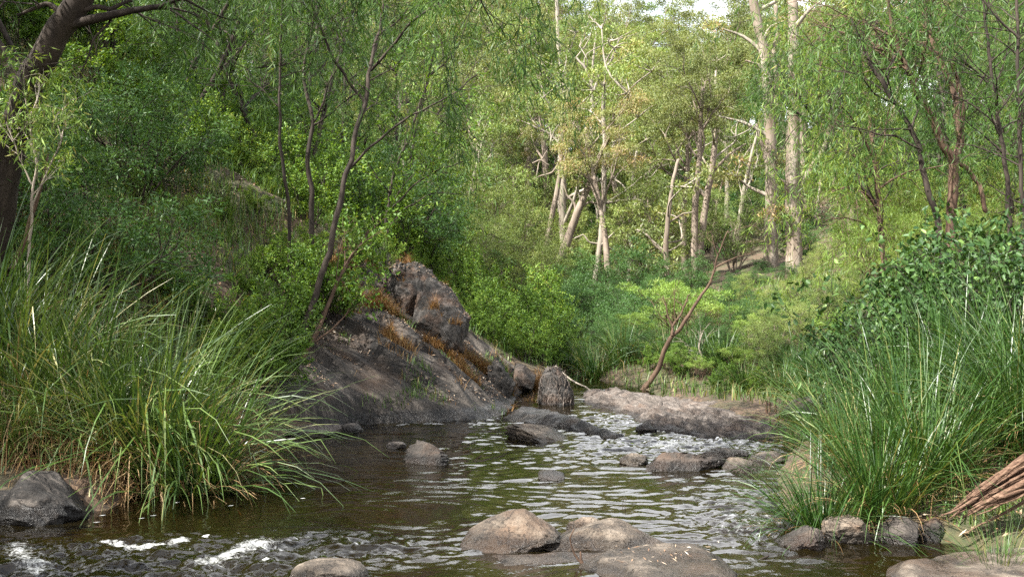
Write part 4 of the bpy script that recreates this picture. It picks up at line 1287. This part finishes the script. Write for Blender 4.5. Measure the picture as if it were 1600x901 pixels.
for k, px, Y, top in [('leafy', 400, 11.0, 430), ('leafy', 440, 11.7, 440), ('leafy', 380, 10.6, 460), ('leafy', 120, 11.6, 400), ('leafy', 60, 12.2, 370), ('leafy', 190, 11.8, 390), ('leafy', 260, 11.4, 400), ('leafy', 320, 11.2, 430), ('dark', 20, 12.0, 380), ('leafy', 170, 13.6, 300), ('leafy', 240, 13.2, 310), ('leafy', 300, 13.0, 330), ('leafy', 350, 13.6, 310), ('leafy', 400, 14.2, 300), ('leafy', 280, 14.8, 250), ('leafy', 340, 15.2, 240), ('leafy', 220, 15.2, 240), ('leafy', 420, 15.6, 260), ('leafy', 120, 14.2, 290), ('leafy', 415, 10.7, 500), ('leafy', 450, 11.05, 520), ('leafy', 455, 11.9, 440), ('leafy', 500, 12.4, 380), ('leafy', 480, 13.2, 360), ('leafy', 470, 12.6, 400), ('leafy', 520, 13.2, 345), ('leafy', 560, 13.6, 335), ('leafy', 490, 13.8, 330), ('leafy', 590, 14.3, 345), ('leafy', 430, 12.9, 360), ('leafy', 385, 12.2, 380), ('leafy', 535, 12.5, 420),
                      ('leafy', 1120, 13.6, 602), ('leafy', 1060, 14.6, 596), ('leafy', 1150, 13.3, 610), ('wattle', 1045, 14.9, 575), ('leafy', 1015, 15.2, 585), ('wattle', 1095, 14.3, 575), ('leafy', 1185, 12.8, 610)]:
    x, y = spot(px, Y)
    v = int(rng.integers(3)); z0 = float(slope_at(x, y)[0])
    plant(k, x, y, max(.2, (CAMH - (top - CY) / K * Y - z0) / PROTO[k][v]['h']), var=v, z=z0)
# right foreground broad leaved shrub
for px, Y, sc in [(1430, 9.6, .6), (1480, 9.2, .66), (1530, 9.5, .68), (1585, 9.0, .66), (1630, 9.4, .7), (1400, 10.4, .55), (1500, 10.2, .75), (1560, 10.4, .78), (1640, 8.6, .6)]:
    x, y = spot(px, Y)
    plant('broad', x, y, sc, sq=1.2)
# left hillside
cnt = 0
for Y in np.arange(10.6, 33, 1.25):
    for px in np.arange(-120, 720, 1.55 / Y * K):
        p = px + rng.uniform(-.6, .6) / Y * K; yy = Y + rng.uniform(-.5, .5)
        x, y = spot(p, yy)
        if sd_poly(np.array([x]), np.array([y]), SLOPE_POLY)[0] > -.45: continue
        if polydist(np.array([x]), np.array([y]), LB)[0] < 1.2 or x > np.interp(y, LB[:, 1], LB[:, 0]): continue
        if Y < 12 and rng.random() < .45: continue
        k = rng.choice(['leafy', 'leafy', 'leafy', 'dark'])
        plant(k, x, y, rng.uniform(.55, .95) * (1 + max(0, Y - 16) * .035), sq=.9)
        cnt += 1
for px, Y, sc in [(60, 15, .85), (170, 18, .95), (260, 15.5, .8), (330, 19, 1.0), (420, 17, .9), (90, 22, 1.1), (210, 24, 1.15), (350, 25, 1.2), (480, 21, 1.1), (540, 24, 1.1), (620, 26, 1.2), (-30, 18, 1.0), (440, 28, 1.3), (140, 28, 1.3), (600, 33, 1.3), (20, 26, 1.2), (290, 31, 1.4)]:
    x, y = spot(px, Y)
    plant('hill', x, y, sc)
for px, Y, sc in [(1425, 24, 1.1), (1440, 20, 1.0), (1520, 21, 1.1), (1590, 19, 1.0), (1480, 28, 1.2), (1620, 25, 1.2), (1660, 16, .9), (1400, 30, 1.3), (1550, 32, 1.4), (1420, 28, 1.1)]:
    x, y = spot(px, Y)
    plant('hill', x, y, sc)
# forest beyond
for Y in np.arange(34, 100, 6.5):
    for px in np.arange(-60, 1700, 4.6 / Y * K):
        p = px + rng.uniform(-1.7, 1.7) / Y * K; yy = Y + rng.uniform(-2.2, 2.2)
        x, y = spot(p, yy)
        z0 = g(x, y)
        # canopy top follows the photograph's sky line: just over the top of the frame, a little lower right of centre
        top = CAMH + (CY - np.interp(p, [0, 500, 800, 960, 1050, 1120, 1300, 1600], [-150, -120, -75, -45, -30, -40, -60, -80]) + rng.uniform(-25, 30)) / K * yy
        H = (top - z0) * (1 if Y > 55 else rng.uniform(.7, 1.0))
        if H < 6 or (p < 380 and Y > 50) or (yy < 39 and 1120 < p < 1310): continue
        H = min(H, 24)
        if Y < 46 and 820 < p < 1270: H = min(H, 8.5)
        plant('euc', x, y, H / 17.2)
for Y in np.arange(50, 104, 8):
    for px in np.arange(420, 1640, 4.2 / Y * K):
        p = px + rng.uniform(-1.5, 1.5) / Y * K; yy = Y + rng.uniform(-2.5, 2.5)
        x, y = spot(p, yy)
        h = CAMH - (rng.uniform(90, 230) - CY) / K * yy - g(x, y)
        if h > 3: plant('euc', x, y, h / 17.2, sq=1.0)
for Y in np.arange(30, 100, 6):
    for px in np.arange(560, 1640, 3.4 / Y * K):
        p = px + rng.uniform(-1.2, 1.2) / Y * K; yy = Y + rng.uniform(-1.8, 1.8)
        x, y = spot(p, yy)
        plant_top(rng.choice(['dark', 'grey', 'grey', 'dark', 'dark']), p, yy, max(rng.uniform(270, 400) - max(0, Y - 50) * 3.0, 445 if yy < 40 and 1150 < p < 1290 else 0))
# canopy left of and behind the camera whose shade falls on the left bank and the near pool
SHADE = [(-6.0, 5.7, .55), (-6.9, 6.7, .6), (-5.7, 4.5, .5), (-7.4, 8.2, .62), (-9.5, 4.2, .7), (-12.5, 7.0, .9), (-12, 12, .9), (-16, 9, 1.0)]
for x, y, sc in SHADE:
    plant('hill', x, y, sc * 1.9)

# ------------------------------------------------------------------ loose cover (uncountable)
def cover(name, label, n, sampler, L, mat, seed, wid=.006, tilt=.5, bend=.8):
    r = np.random.default_rng(seed)
    x, y, z, s = sampler(r, n)
    n = len(x)
    a = r.uniform(0, 6.28, n); th = np.abs(r.normal(0, tilt, n))
    Ln = L * s * r.uniform(.5, 1.3, n)
    side = np.stack([-np.sin(a), np.cos(a), 0 * a], -1)
    p = np.stack([x, y, z - .01], -1)
    V = []
    for t in (0, .5, 1):
        ww = wid * (1 - .85 * t) * (.6 + .4 * s)
        V.append(p - side * ww[:, None] / 2); V.append(p + side * ww[:, None] / 2)
        d = np.stack([np.cos(a) * np.sin(th), np.sin(a) * np.sin(th), np.cos(th)], -1)
        p = p + d * Ln[:, None] / 2
        th = th + bend * r.uniform(.3, 1.2, n)
    V = np.stack(V, 1)
    b = np.arange(n)[:, None, None] * 6
    F = (b + np.array([[0, 1, 3, 2], [2, 3, 5, 4]])[None]).reshape(-1, 4)
    tone = np.repeat(np.clip(r.normal(.48, .22, n), 0, 1), 2)
    o = obj(name, make_mesh(name, V.reshape(-1, 3), F, mat, True, {'tone': ('FACE', tone)}))
    return tag(o, label, 'grass', kind='stuff')


def patchy(x, y, f, th, seed):
    return fbm(np.stack([x * f, y * f, np.full_like(x, seed)], -1), 3) > th


from mathutils.bvhtree import BVHTree
bpy.context.view_layer.update()
_trees = []
for o in bpy.data.objects:
    if o.type == 'MESH' and o.name.split('.')[0] in ('rock_slope', 'rock_outcrop', 'terrain'):
        me = o.data
        _trees.append(BVHTree.FromPolygons([o.matrix_world @ v.co for v in me.vertices] if o.name != 'terrain' else [v.co for v in me.vertices], [tuple(p.vertices) for p in me.polygons]))


def top_z(x, y, flat=None):
    out = np.empty(len(x))
    for i in range(len(x)):
        b = -9
        for t in _trees:
            h, nn = t.ray_cast(Vector((x[i], y[i], 30)), Vector((0, 0, -1)))[:2]
            if h is not None and h.z > b: b = h.z if flat is None or abs(nn.z) > flat else h.z - 9
        out[i] = b
    return out


def rust_sampler(r, n):
    # ragged mats along the crest and shelves of the rock slope
    L = [np.array([(-2.0, 15.0), (-1.35, 14.1), (-.8, 13.5), (-.3, 13.4), (.2, 14.1)]), np.array([(-2.2, 13.6), (-1.5, 13.2), (-1.0, 12.8), (-.5, 12.9)]), np.array([(-.2, 13.6), (.1, 14.1), (.4, 14.5)])]
    P_ = []
    for k, l in enumerate(L):
        m = n // 3
        t = r.uniform(0, len(l) - 1.001, m); i = t.astype(int); f = (t - i)[:, None]
        q = l[i] * (1 - f) + l[i + 1] * f + r.normal(size=(m, 2)) * [.26, .3, .16][k]
        P_.append(q)
    q = np.concatenate(P_)
    x, y = q[:, 0], q[:, 1]
    k = patchy(x, y, 2.4, .1, 3.3)
    x, y = x[k], y[k]
    z = top_z(x, y, .62)
    k = z > -2
    return x[k], y[k], z[k], np.ones(k.sum())


cover('dry_grass', 'rusty orange dry grass and moss matted over the rock slope crest', 110000, rust_sampler, .16, M['orange'], 71, .006, .7, 1.0)


def hill_sampler(r, n):
    Y = 10.5 + 20 * r.random(n) ** 1.3
    px = r.uniform(-100, 800, n)
    x = (px - CX) / K * Y
    d = polydist(x, Y, LB); xl = np.interp(Y, LB[:, 1], LB[:, 0])
    k = (x < xl) & (d > .5) & (sd_poly(x, Y, SLOPE_POLY) < .1) & patchy(x, Y, .8, -.15, 1.0)
    x, Y = x[k], Y[k]
    return x, Y, G(x, Y), 1 + (Y - 10) * .03


cover('undergrowth', 'patchy green grass and seedlings covering the left hillside', 60000, hill_sampler, .28, M['grass'], 72, .012, .55, .9)


def back_sampler(r, n):
    Y = 9.6 + 21 * r.random(n) ** 1.4
    px = r.uniform(780, 1660, n)
    x = (px - CX) / K * Y
    k = (x > np.interp(Y, RB[:, 1], RB[:, 0])) | (Y > 15.2)
    x, Y = x[k], Y[k]
    k = (sd_poly(x, Y, np.array([(.8, 13.5), (.95, 14.4), (1.3, 14.3), (1.8, 13.8), (2.9, 11.2), (2, 10), (.8, 12)])) < 0)
    x, Y = x[k], Y[k]
    return x, Y, G(x, Y), 1 + (Y - 14) * .03


cover('undergrowth', 'tangled olive grass on the flat behind the pale ledge', 30000, back_sampler, .2, M['grass'], 73, .012, .5, .9)


def slope_green(r, n):
    x = r.uniform(-3, 0, n); y = r.uniform(11.4, 15, n)
    k = (sd_poly(x, y, SLOPE_POLY) > .1) & patchy(x, y, 1.5, .17, 9.0)
    x, y = x[k], y[k]
    return x, y, top_z(x, y), np.ones_like(x)


cover('undergrowth', 'small green tufts growing in cracks of the rock slope', 16000, slope_green, .12, M['grass'], 74, .008, .6, .9)


def bank_green(r, n):
    px = r.uniform(1380, 1680, n); Y = r.uniform(5.6, 9.5, n)
    x = (px - CX) / K * Y
    xr = np.interp(Y, RB[:, 1], RB[:, 0])
    k = (x > xr + .1)
    x, Y = x[k], Y[k]
    return x, Y, G(x, Y), np.ones_like(x)


cover('undergrowth', 'short green herbs on the right bank by the broken log', 3500, bank_green, .16, M['grass'], 75, .009, .6, .9)


def left_dead(r, n):
    px = r.uniform(-80, 420, n); Y = r.uniform(7.0, 11.5, n)
    x = (px - CX) / K * Y
    xl = np.interp(Y, LB[:, 1], LB[:, 0])
    k = (x < xl + .02)
    x, Y = x[k], Y[k]
    return x, Y, G(x, Y), np.ones_like(x)


cover('dead_grass', 'tangle of dead brown sedge leaves under the left clumps', 9000, left_dead, .42, M['dead'], 76, .006, .9, 1.0)


def litter(name, label, n, sampler, seed, L=.05, w=.016):
    r = np.random.default_rng(seed)
    x, y, z = sampler(r, n)
    n = len(x)
    a = r.uniform(0, 6.28, n)
    d = np.stack([np.cos(a), np.sin(a), r.normal(0, .25, n)], -1)
    b = Bag()
    leaves(b, np.stack([x, y, z + .012], -1), d, L, w, r, up=3, tone=np.clip(r.normal(.55, .25, n), 0, 1))
    return tag(obj(name, b.mesh(name, M['litter'])), label, 'leaf litter', kind='stuff')


def litter_slope(r, n):
    x = r.uniform(-3, .3, n); y = r.uniform(10.9, 15.2, n)
    al, ac = x * .96 - y * .27, x * .27 + y * .96
    k = (sd_poly(x, y, SLOPE_POLY) > .1) & (patchy(al * .5, ac * 2.2, 1.3, .08, 4.0)) & (polydist(x, y, LB) > .25)
    x, y = x[k], y[k]
    return x, y, top_z(x, y)


litter('leaf_litter', 'pale fallen gum leaves scattered over the rock slope', 22000, litter_slope, 81, .036, .011)


def litter_hill(r, n):
    Y = r.uniform(9, 24, n); x = (r.uniform(-80, 700, n) - CX) / K * Y
    xl = np.interp(Y, LB[:, 1], LB[:, 0])
    k = (x < xl - .2) & (sd_poly(x, Y, SLOPE_POLY) < 0)
    x, Y = x[k], Y[k]
    return x, Y, G(x, Y)


litter('leaf_litter', 'brown fallen leaves and bark scraps on the left hillside', 22000, litter_hill, 82, .07, .022)


def litter_slab(r, n):
    p = np.array([W(a, b) for a, b in zip(r.uniform(960, 1130, n), r.uniform(866, 900, n))])
    return p[:, 0], p[:, 1], np.full(n, .055)


litter('leaf_litter', 'a few dry leaves lying on the flat brown slab in the pool', 45, litter_slab, 83, .034, .007)


def litter_bank(r, n):
    x = r.uniform(2.0, 3.6, n); y = r.uniform(5.5, 7.2, n)
    k = x > np.interp(y, RB[:, 1], RB[:, 0])
    return x[k], y[k], G(x[k], y[k]) + .01


litter('leaf_litter', 'dry leaves and twigs on the bank at the bottom right corner', 500, litter_bank, 84, .06, .017)

# ------------------------------------------------------------------ stump, log, sticks
def stump():
    r = np.random.default_rng(91)
    base = P(871, 636, 13.2); base[2] = 0.02
    root = empty('tree_stump', base)
    h, w = .42, .21
    th = np.linspace(0, 2 * np.pi, 40, endpoint=False)
    lv = np.linspace(0, 1, 22)
    V = []
    for t in lv:
        rr = w * (1.02 - .62 * t ** 3.2) * (1 + .2 * fbm(np.stack([np.cos(th) * 2.2, np.sin(th) * 2.2, np.full(40, t * 1.2)], -1) + 3, 4) + .05 * np.sin(th * 13 + 2 * t))
        V.append(np.stack([np.cos(th) * rr - .055 * t, np.sin(th) * rr * .8 + .05 * t, np.full(40, -.25 + t * (h + .25)) + (.04 * fbm(np.stack([np.cos(th) * 3, np.sin(th) * 3, 0 * th], -1), 3) if t > .9 else 0)], -1))
    for s in (.8, .5, .2):
        V.append(V[21] * np.array([s, s, 1]) + np.array([-.055 * (1 - s), .05 * (1 - s), -.05 * (1 - s)]) + np.stack([0 * th, 0 * th, .02 * r.normal(size=40)], -1))
    n = len(V)
    V = np.concatenate(V)
    i = np.arange(n * 40).reshape(n, 40); j = np.roll(i, -1, 1)
    F = np.stack([i[:-1], j[:-1], j[1:], i[1:]], -1).reshape(-1, 4)
    obj('trunk', make_mesh('trunk', V, [F, i[-1][None]], M['rock_lichen']), root)
    # matted dead roots and fibre over the sides and top
    b = Bag()
    for k in range(330):
        a = r.uniform(0, 6.28); t = r.uniform(.1, .95)
        rr = w * (1.02 - .62 * t ** 3.2) * r.uniform(.9, 1.04)
        p = np.array([math.cos(a) * rr - .055 * t, math.sin(a) * rr * .8 + .05 * t, -.02 + t * h])
        d = np.array([-math.sin(a) * r.normal() * .5 + .15 * math.cos(a), math.cos(a) * r.normal() * .5 + .15 * math.sin(a), -1 + r.normal() * .5])
        q = p + unit(d * np.array([.7, .7, 1.3])) * r.uniform(.03, .1)
        tube(b, smooth_path([p, (p + q) / 2 + r.normal(size=3) * .015, q], 4), [.005, .004, .003, .0015], 4)
    for k in range(90):
        a = r.uniform(0, 6.28); rr = w * .38 * math.sqrt(r.random())
        p = np.array([math.cos(a) * rr - .055, math.sin(a) * rr * .8 + .05, h - .03])
        q = p + unit(np.array([r.normal() * .6, r.normal() * .6, .5])) * r.uniform(.03, .08)
        tube(b, smooth_path([p, (p + q) / 2 + r.normal(size=3) * .01, q], 4), [.006, .005, .004, .002], 4)
    obj('root_fibre', b.mesh('root_fibre', M['fibre']), root)
    tag(root, 'shaggy dark grey tree stump standing in the water at the head of the pool', 'tree stump')


stump()


def broken_log():
    r = np.random.default_rng(92)
    a, b_ = P(1474, 806, 5.95), P(1670, 690, 5.7)
    root = empty('broken_log', a)
    ax = unit(b_ - a); L = np.linalg.norm(b_ - a)
    up = unit(np.array([0, 0, 1]) - ax * ax[2]); sd = np.cross(ax, up)
    bag = Bag()
    for k in range(60):
        u0, s0 = r.uniform(-.085, .075), r.uniform(-.07, .07)
        t0 = r.uniform(0, .35) + abs(u0) * 1.2
        t1 = r.uniform(.9, 1.15)
        ts = np.linspace(t0, t1, 9)
        sh = .45 + .55 * np.minimum(1, ts / .6)
        p = ax * (ts * L)[:, None] + up * (u0 * sh - .02)[:, None] + sd * (s0 * sh)[:, None] + r.normal(size=(9, 3)) * .005
        w = np.interp(ts, [t0, t0 + .25, 1.2], [.002, .010, .015]) * r.uniform(.4, 1.5)
        tube(bag, p, w, 7, .35, k)
    obj('trunk', bag.mesh('trunk', M['wood_red']), root)
    sp = Bag()
    for p0, p1 in [((1470, 805), (1560, 760)), ((1510, 832), (1640, 760)), ((1560, 760), (1640, 745))]:
        q = trace([p0, ((p0[0] + p1[0]) / 2, (p0[1] + p1[1]) / 2 + 4), p1], 5.85, 8) - a
        tube(sp, q, np.linspace(.004, .013, 8), 6, .3)
    obj('splinter', sp.mesh('splinter', M['wood_red']), root)
    tag(root, 'splintered reddish brown log leaning in from the right edge among sedges', 'log')


broken_log()


def hit(px, py, lift=.0):
    for Y in np.arange(6, 40, .05):
        p = P(px, py, Y)
        if p[2] < max(g(p[0], Y), -9) + lift: return p
    return p


def stick(label, paths, Y, r0, r1, mat, name='stick', cat='stick'):
    tr = [trace(p, Y, 8) if Y else smooth_path([hit(a, b, .06) for a, b in p], 8) for p in paths]
    root_o = tr[0][0]
    bag = Bag()
    for k, p in enumerate(tr):
        tube(bag, p - root_o, np.linspace(r0, r1, 8) * (1 if k == 0 else .6), 6, .2, k)
    o = obj(name, bag.mesh(name, mat))
    o.location = root_o
    return tag(o, label, cat)


stick('grey broken stick poking up at the bottom edge before the long low boulder', [[(920, 925), (916, 890), (907, 862)], [(915, 885), (903, 870), (898, 850), (897, 826)], [(905, 905), (910, 892), (912, 884)]], 5.55, .013, .005, M['bark_brown'])
stick('dark forked twig arching from the water right of the flat brown slab', [[(1150, 915), (1165, 886), (1182, 873), (1201, 868)], [(1166, 886), (1176, 884), (1190, 878), (1200, 869)]], (5.6, 5.7), .008, .005, M['bark_dark'])
stick('thin pale branch resting on the ledge right of the stump', [[(868, 572), (895, 596), (924, 611)]], (14.8, 14.0), .014, .01, M['twig_pale'])
stick('rust coloured fallen branch lying behind the left sedges', [[(30, 392), (70, 390), (118, 392), (160, 385)]], None, .045, .03, M['wood_red'])
stick('leaning brown dead stem at the foot of the dark leaning tree', [[(20, 420), (38, 380), (58, 320), (75, 240)]], 9.4, .025, .012, M['bark_brown'])
stick('tall thin reed stalks standing behind the long low boulder', [[(972, 820), (973, 800), (975, 778)], [(976, 820), (978, 800), (977, 784)], [(980, 820), (978, 795), (979, 776)]], 7.0, .003, .0015, M['bark_dark'])
for (x0, x1, t, bs, Y, lb) in [(1196, 1222, 618, 682, 11.2, 'reddish broken stub of wood at the right end of the pale ledge')]:
    bag = Bag(); r = np.random.default_rng(95); c = P(1208, 684, Y)
    for k in range(16):
        p = np.array([r.normal() * .045, r.normal() * .04, -.1]); q = p + np.array([r.normal() * .03, r.normal() * .03, r.uniform(.28, .52)])
        tube(bag, smooth_path([p, (p + q) / 2 + r.normal(size=3) * .01, q], 6), np.linspace(.035, .008, 6), 6, .3, k)
    o = obj('wood_stub', bag.mesh('wood_stub', M['wood_red'])); o.location = c
    tag(o, lb, 'stump')

# ------------------------------------------------------------------ labels for the plants
LMK = [('the stump', 870, 605), ('the lichen outcrop', 690, 470), ('the leaning brown tree', 1070, 490), ('the tall scarred gum', 1204, 300), ('the thick grey gum trunk', 1240, 400), ('the reddish forked tree', 1488, 250),
       ('the broken log', 1540, 760), ('the dark leaning tree', 40, 150), ('the left sedges', 220, 540), ('the right sedges', 1400, 640), ('the sweeping limb', 640, 190), ('the twin dark stems', 485, 450), ('the slim white gum', 940, 330),
       ('the strongly leaning gum', 890, 360), ('the pale ledge', 1080, 650), ('the rock slope', 640, 570), ('the rusty fallen branch', 100, 390), ('the pale twig tangle', 60, 220), ('the crooked dark stem', 486, 230), ('the thin straight dark stem', 440, 180),
       ('the pole gum', 873, 60), ('the fanning white gum', 935, 80), ('the grey trunked gum', 1100, 340), ('the pale sapling', 1098, 570), ('the top left branches', 150, 15), ('the sky gap', 1010, 5), ('the right edge stem', 1592, 200), ('the orange grass', 720, 560)]
DESC = {'leafy': (['bright green leafy shrub', 'small leaved green shrub', 'loose green bush'], 'shrub', 'leafy green shrubs on the slopes'), 'dark': (['dense dark green bush', 'dark olive bush', 'shadowy rounded bush'], 'bush', 'dark bushes'),
        'wattle': (['pale yellow green feathery wattle', 'sunlit feathery bush'], 'bush', 'feathery wattle bushes'), 'grey': (['soft grey green feathery bush', 'tall pale feathery bush'], 'bush', 'pale feathery bushes'),
        'willow': (['bright long leaved sapling', 'drooping light green sapling'], 'sapling', 'willowy saplings on the right'), 'broad': (['dark glossy broad leaved shrub', 'broad leaved climber'], 'shrub', 'broad leaved shrubs over the right sedges'),
        'euc': (['distant gum tree', 'far olive crowned gum', 'gum tree with clumped crown'], 'tree', 'gum trees of the far forest'), 'hill': (['slender dark stemmed weeping tree', 'thin weeping tree'], 'tree', 'slender weeping trees')}
USED = set()
for o, kind, label, group, sc in PLANTS:
    names, cat, grp = DESC[kind]
    l = o.location
    if l.y < 2:
        px, py = 100 + l.x * 10, 0
    else:
        hh = {'euc': 13, 'hill': 4.5, 'grey': 1.8, 'willow': 1.8}.get(kind, 1.0) * sc
        px, py = CX + l.x / l.y * K, CY - (l.z + hh - CAMH) / l.y * K
    if label is None:
        cands = []
        for nm, a, b in LMK:
            dx, dy = px - a, py - b
            dist = math.hypot(dx, dy)
            w1 = ('right of' if dx > 0 else 'left of') if abs(dx) > abs(dy) else ('below' if dy > 0 else 'above')
            w2 = ('above' if dy < 0 else 'below') + (' and right of' if dx > 0 else ' and left of')
            near = '' if dist < 60 else 'a little ' if dist < 130 else 'well ' if dist < 260 else 'far '
            cands.append((dist, f'{near}{w1} {nm}')); cands.append((dist + 25, f'{near}{w2} {nm}'))
        cands.sort()
        done = False
        size = 'small' if sc < .7 else 'tall' if sc > 1.25 else 'middle sized'
        for dist, ph in cands[:16]:
            for nme in names:
                for t in ([nme], [size, nme]):
                    lb = ' '.join(t) + ' ' + ph
                    if lb not in USED and len(lb.split()) <= 16:
                        done = True; break
                if done: break
            if done: break
        label = lb
    USED.add(label)
    tag(o, label, cat, group or grp)

# ------------------------------------------------------------------ light, sky, camera
SUN_EL, SUN_AZ = 49.0, 238.0        # azimuth: direction the sun stands in, from +Y clockwise -> behind the camera on the left
w = bpy.data.worlds.new('World'); S.world = w; w.use_nodes = True
nt = w.node_tree; nt.nodes.clear()
sky = nt.nodes.new('ShaderNodeTexSky'); sky.sky_type = 'NISHITA'; sky.sun_disc = False
sky.sun_elevation = math.radians(SUN_EL); sky.sun_rotation = math.radians(SUN_AZ)
sky.air_density = 1.0; sky.dust_density = 1.5; sky.ozone_density = 1.0
tc = nt.nodes.new('ShaderNodeTexCoord')
cl = nt.nodes.new('ShaderNodeTexNoise'); cl.inputs['Scale'].default_value = 2.2; cl.inputs['Detail'].default_value = 6
nt.links.new(tc.outputs['Generated'], cl.inputs['Vector'])
cn = ramp(nt, cl.outputs[0], [(.3, (0, 0, 0)), (.5, (1, 1, 1))])
sz = nt.nodes.new('ShaderNodeSeparateXYZ'); nt.links.new(tc.outputs['Generated'], sz.inputs[0])
lowb = ramp(nt, sz.outputs[2], [(.0, (1, 1, 1)), (.5, (1, 1, 1)), (.8, (.35, .35, .35))])
cf = nt.nodes.new('ShaderNodeMixRGB'); cf.blend_type = 'MULTIPLY'; cf.inputs[0].default_value = 1
nt.links.new(cn, cf.inputs[1]); nt.links.new(lowb, cf.inputs[2]); cf = cf.outputs[0]
mx = nt.nodes.new('ShaderNodeMixRGB'); nt.links.new(cf, mx.inputs[0]); nt.links.new(sky.outputs[0], mx.inputs[1]); mx.inputs[2].default_value = (15, 15.2, 15.6, 1)
bgn = nt.nodes.new('ShaderNodeBackground'); bgn.inputs[1].default_value = .055
nt.links.new(mx.outputs[0], bgn.inputs[0])
wo = nt.nodes.new('ShaderNodeOutputWorld'); nt.links.new(bgn.outputs[0], wo.inputs[0])

sl = bpy.data.lights.new('sun', 'SUN'); sl.energy = 5.0; sl.angle = math.radians(.53); sl.color = (1, .965, .9)
so = bpy.data.objects.new('sun', sl); COL.objects.link(so)
el, az = math.radians(SUN_EL), math.radians(SUN_AZ)
sv = Vector((math.sin(az) * math.cos(el), math.cos(az) * math.cos(el), math.sin(el)))
so.rotation_euler = sv.to_track_quat('Z', 'Y').to_euler()

cam = bpy.data.cameras.new('camera'); cam.sensor_width = 36; cam.lens = 36 * K / 1600; cam.clip_end = 2000
co = bpy.data.objects.new('camera', cam); COL.objects.link(co)
co.location = (0, 0, CAMH); co.rotation_euler = (math.radians(90), 0, 0)
S.camera = co
S.view_settings.view_transform = 'Standard'; S.view_settings.look = 'None'; S.view_settings.gamma = 1; S.view_settings.exposure = 2.25
S.render.engine = 'CYCLES'
c = S.cycles
c.max_bounces = 5; c.diffuse_bounces = 2; c.glossy_bounces = 3; c.transmission_bounces = 3; c.transparent_max_bounces = 6
c.sample_clamp_indirect = 6
c.caustics_reflective = False; c.caustics_refractive = False
c.use_denoising = False
print('PLANTS', len(PLANTS), 'hillside', cnt, 'objects', len(bpy.data.objects))
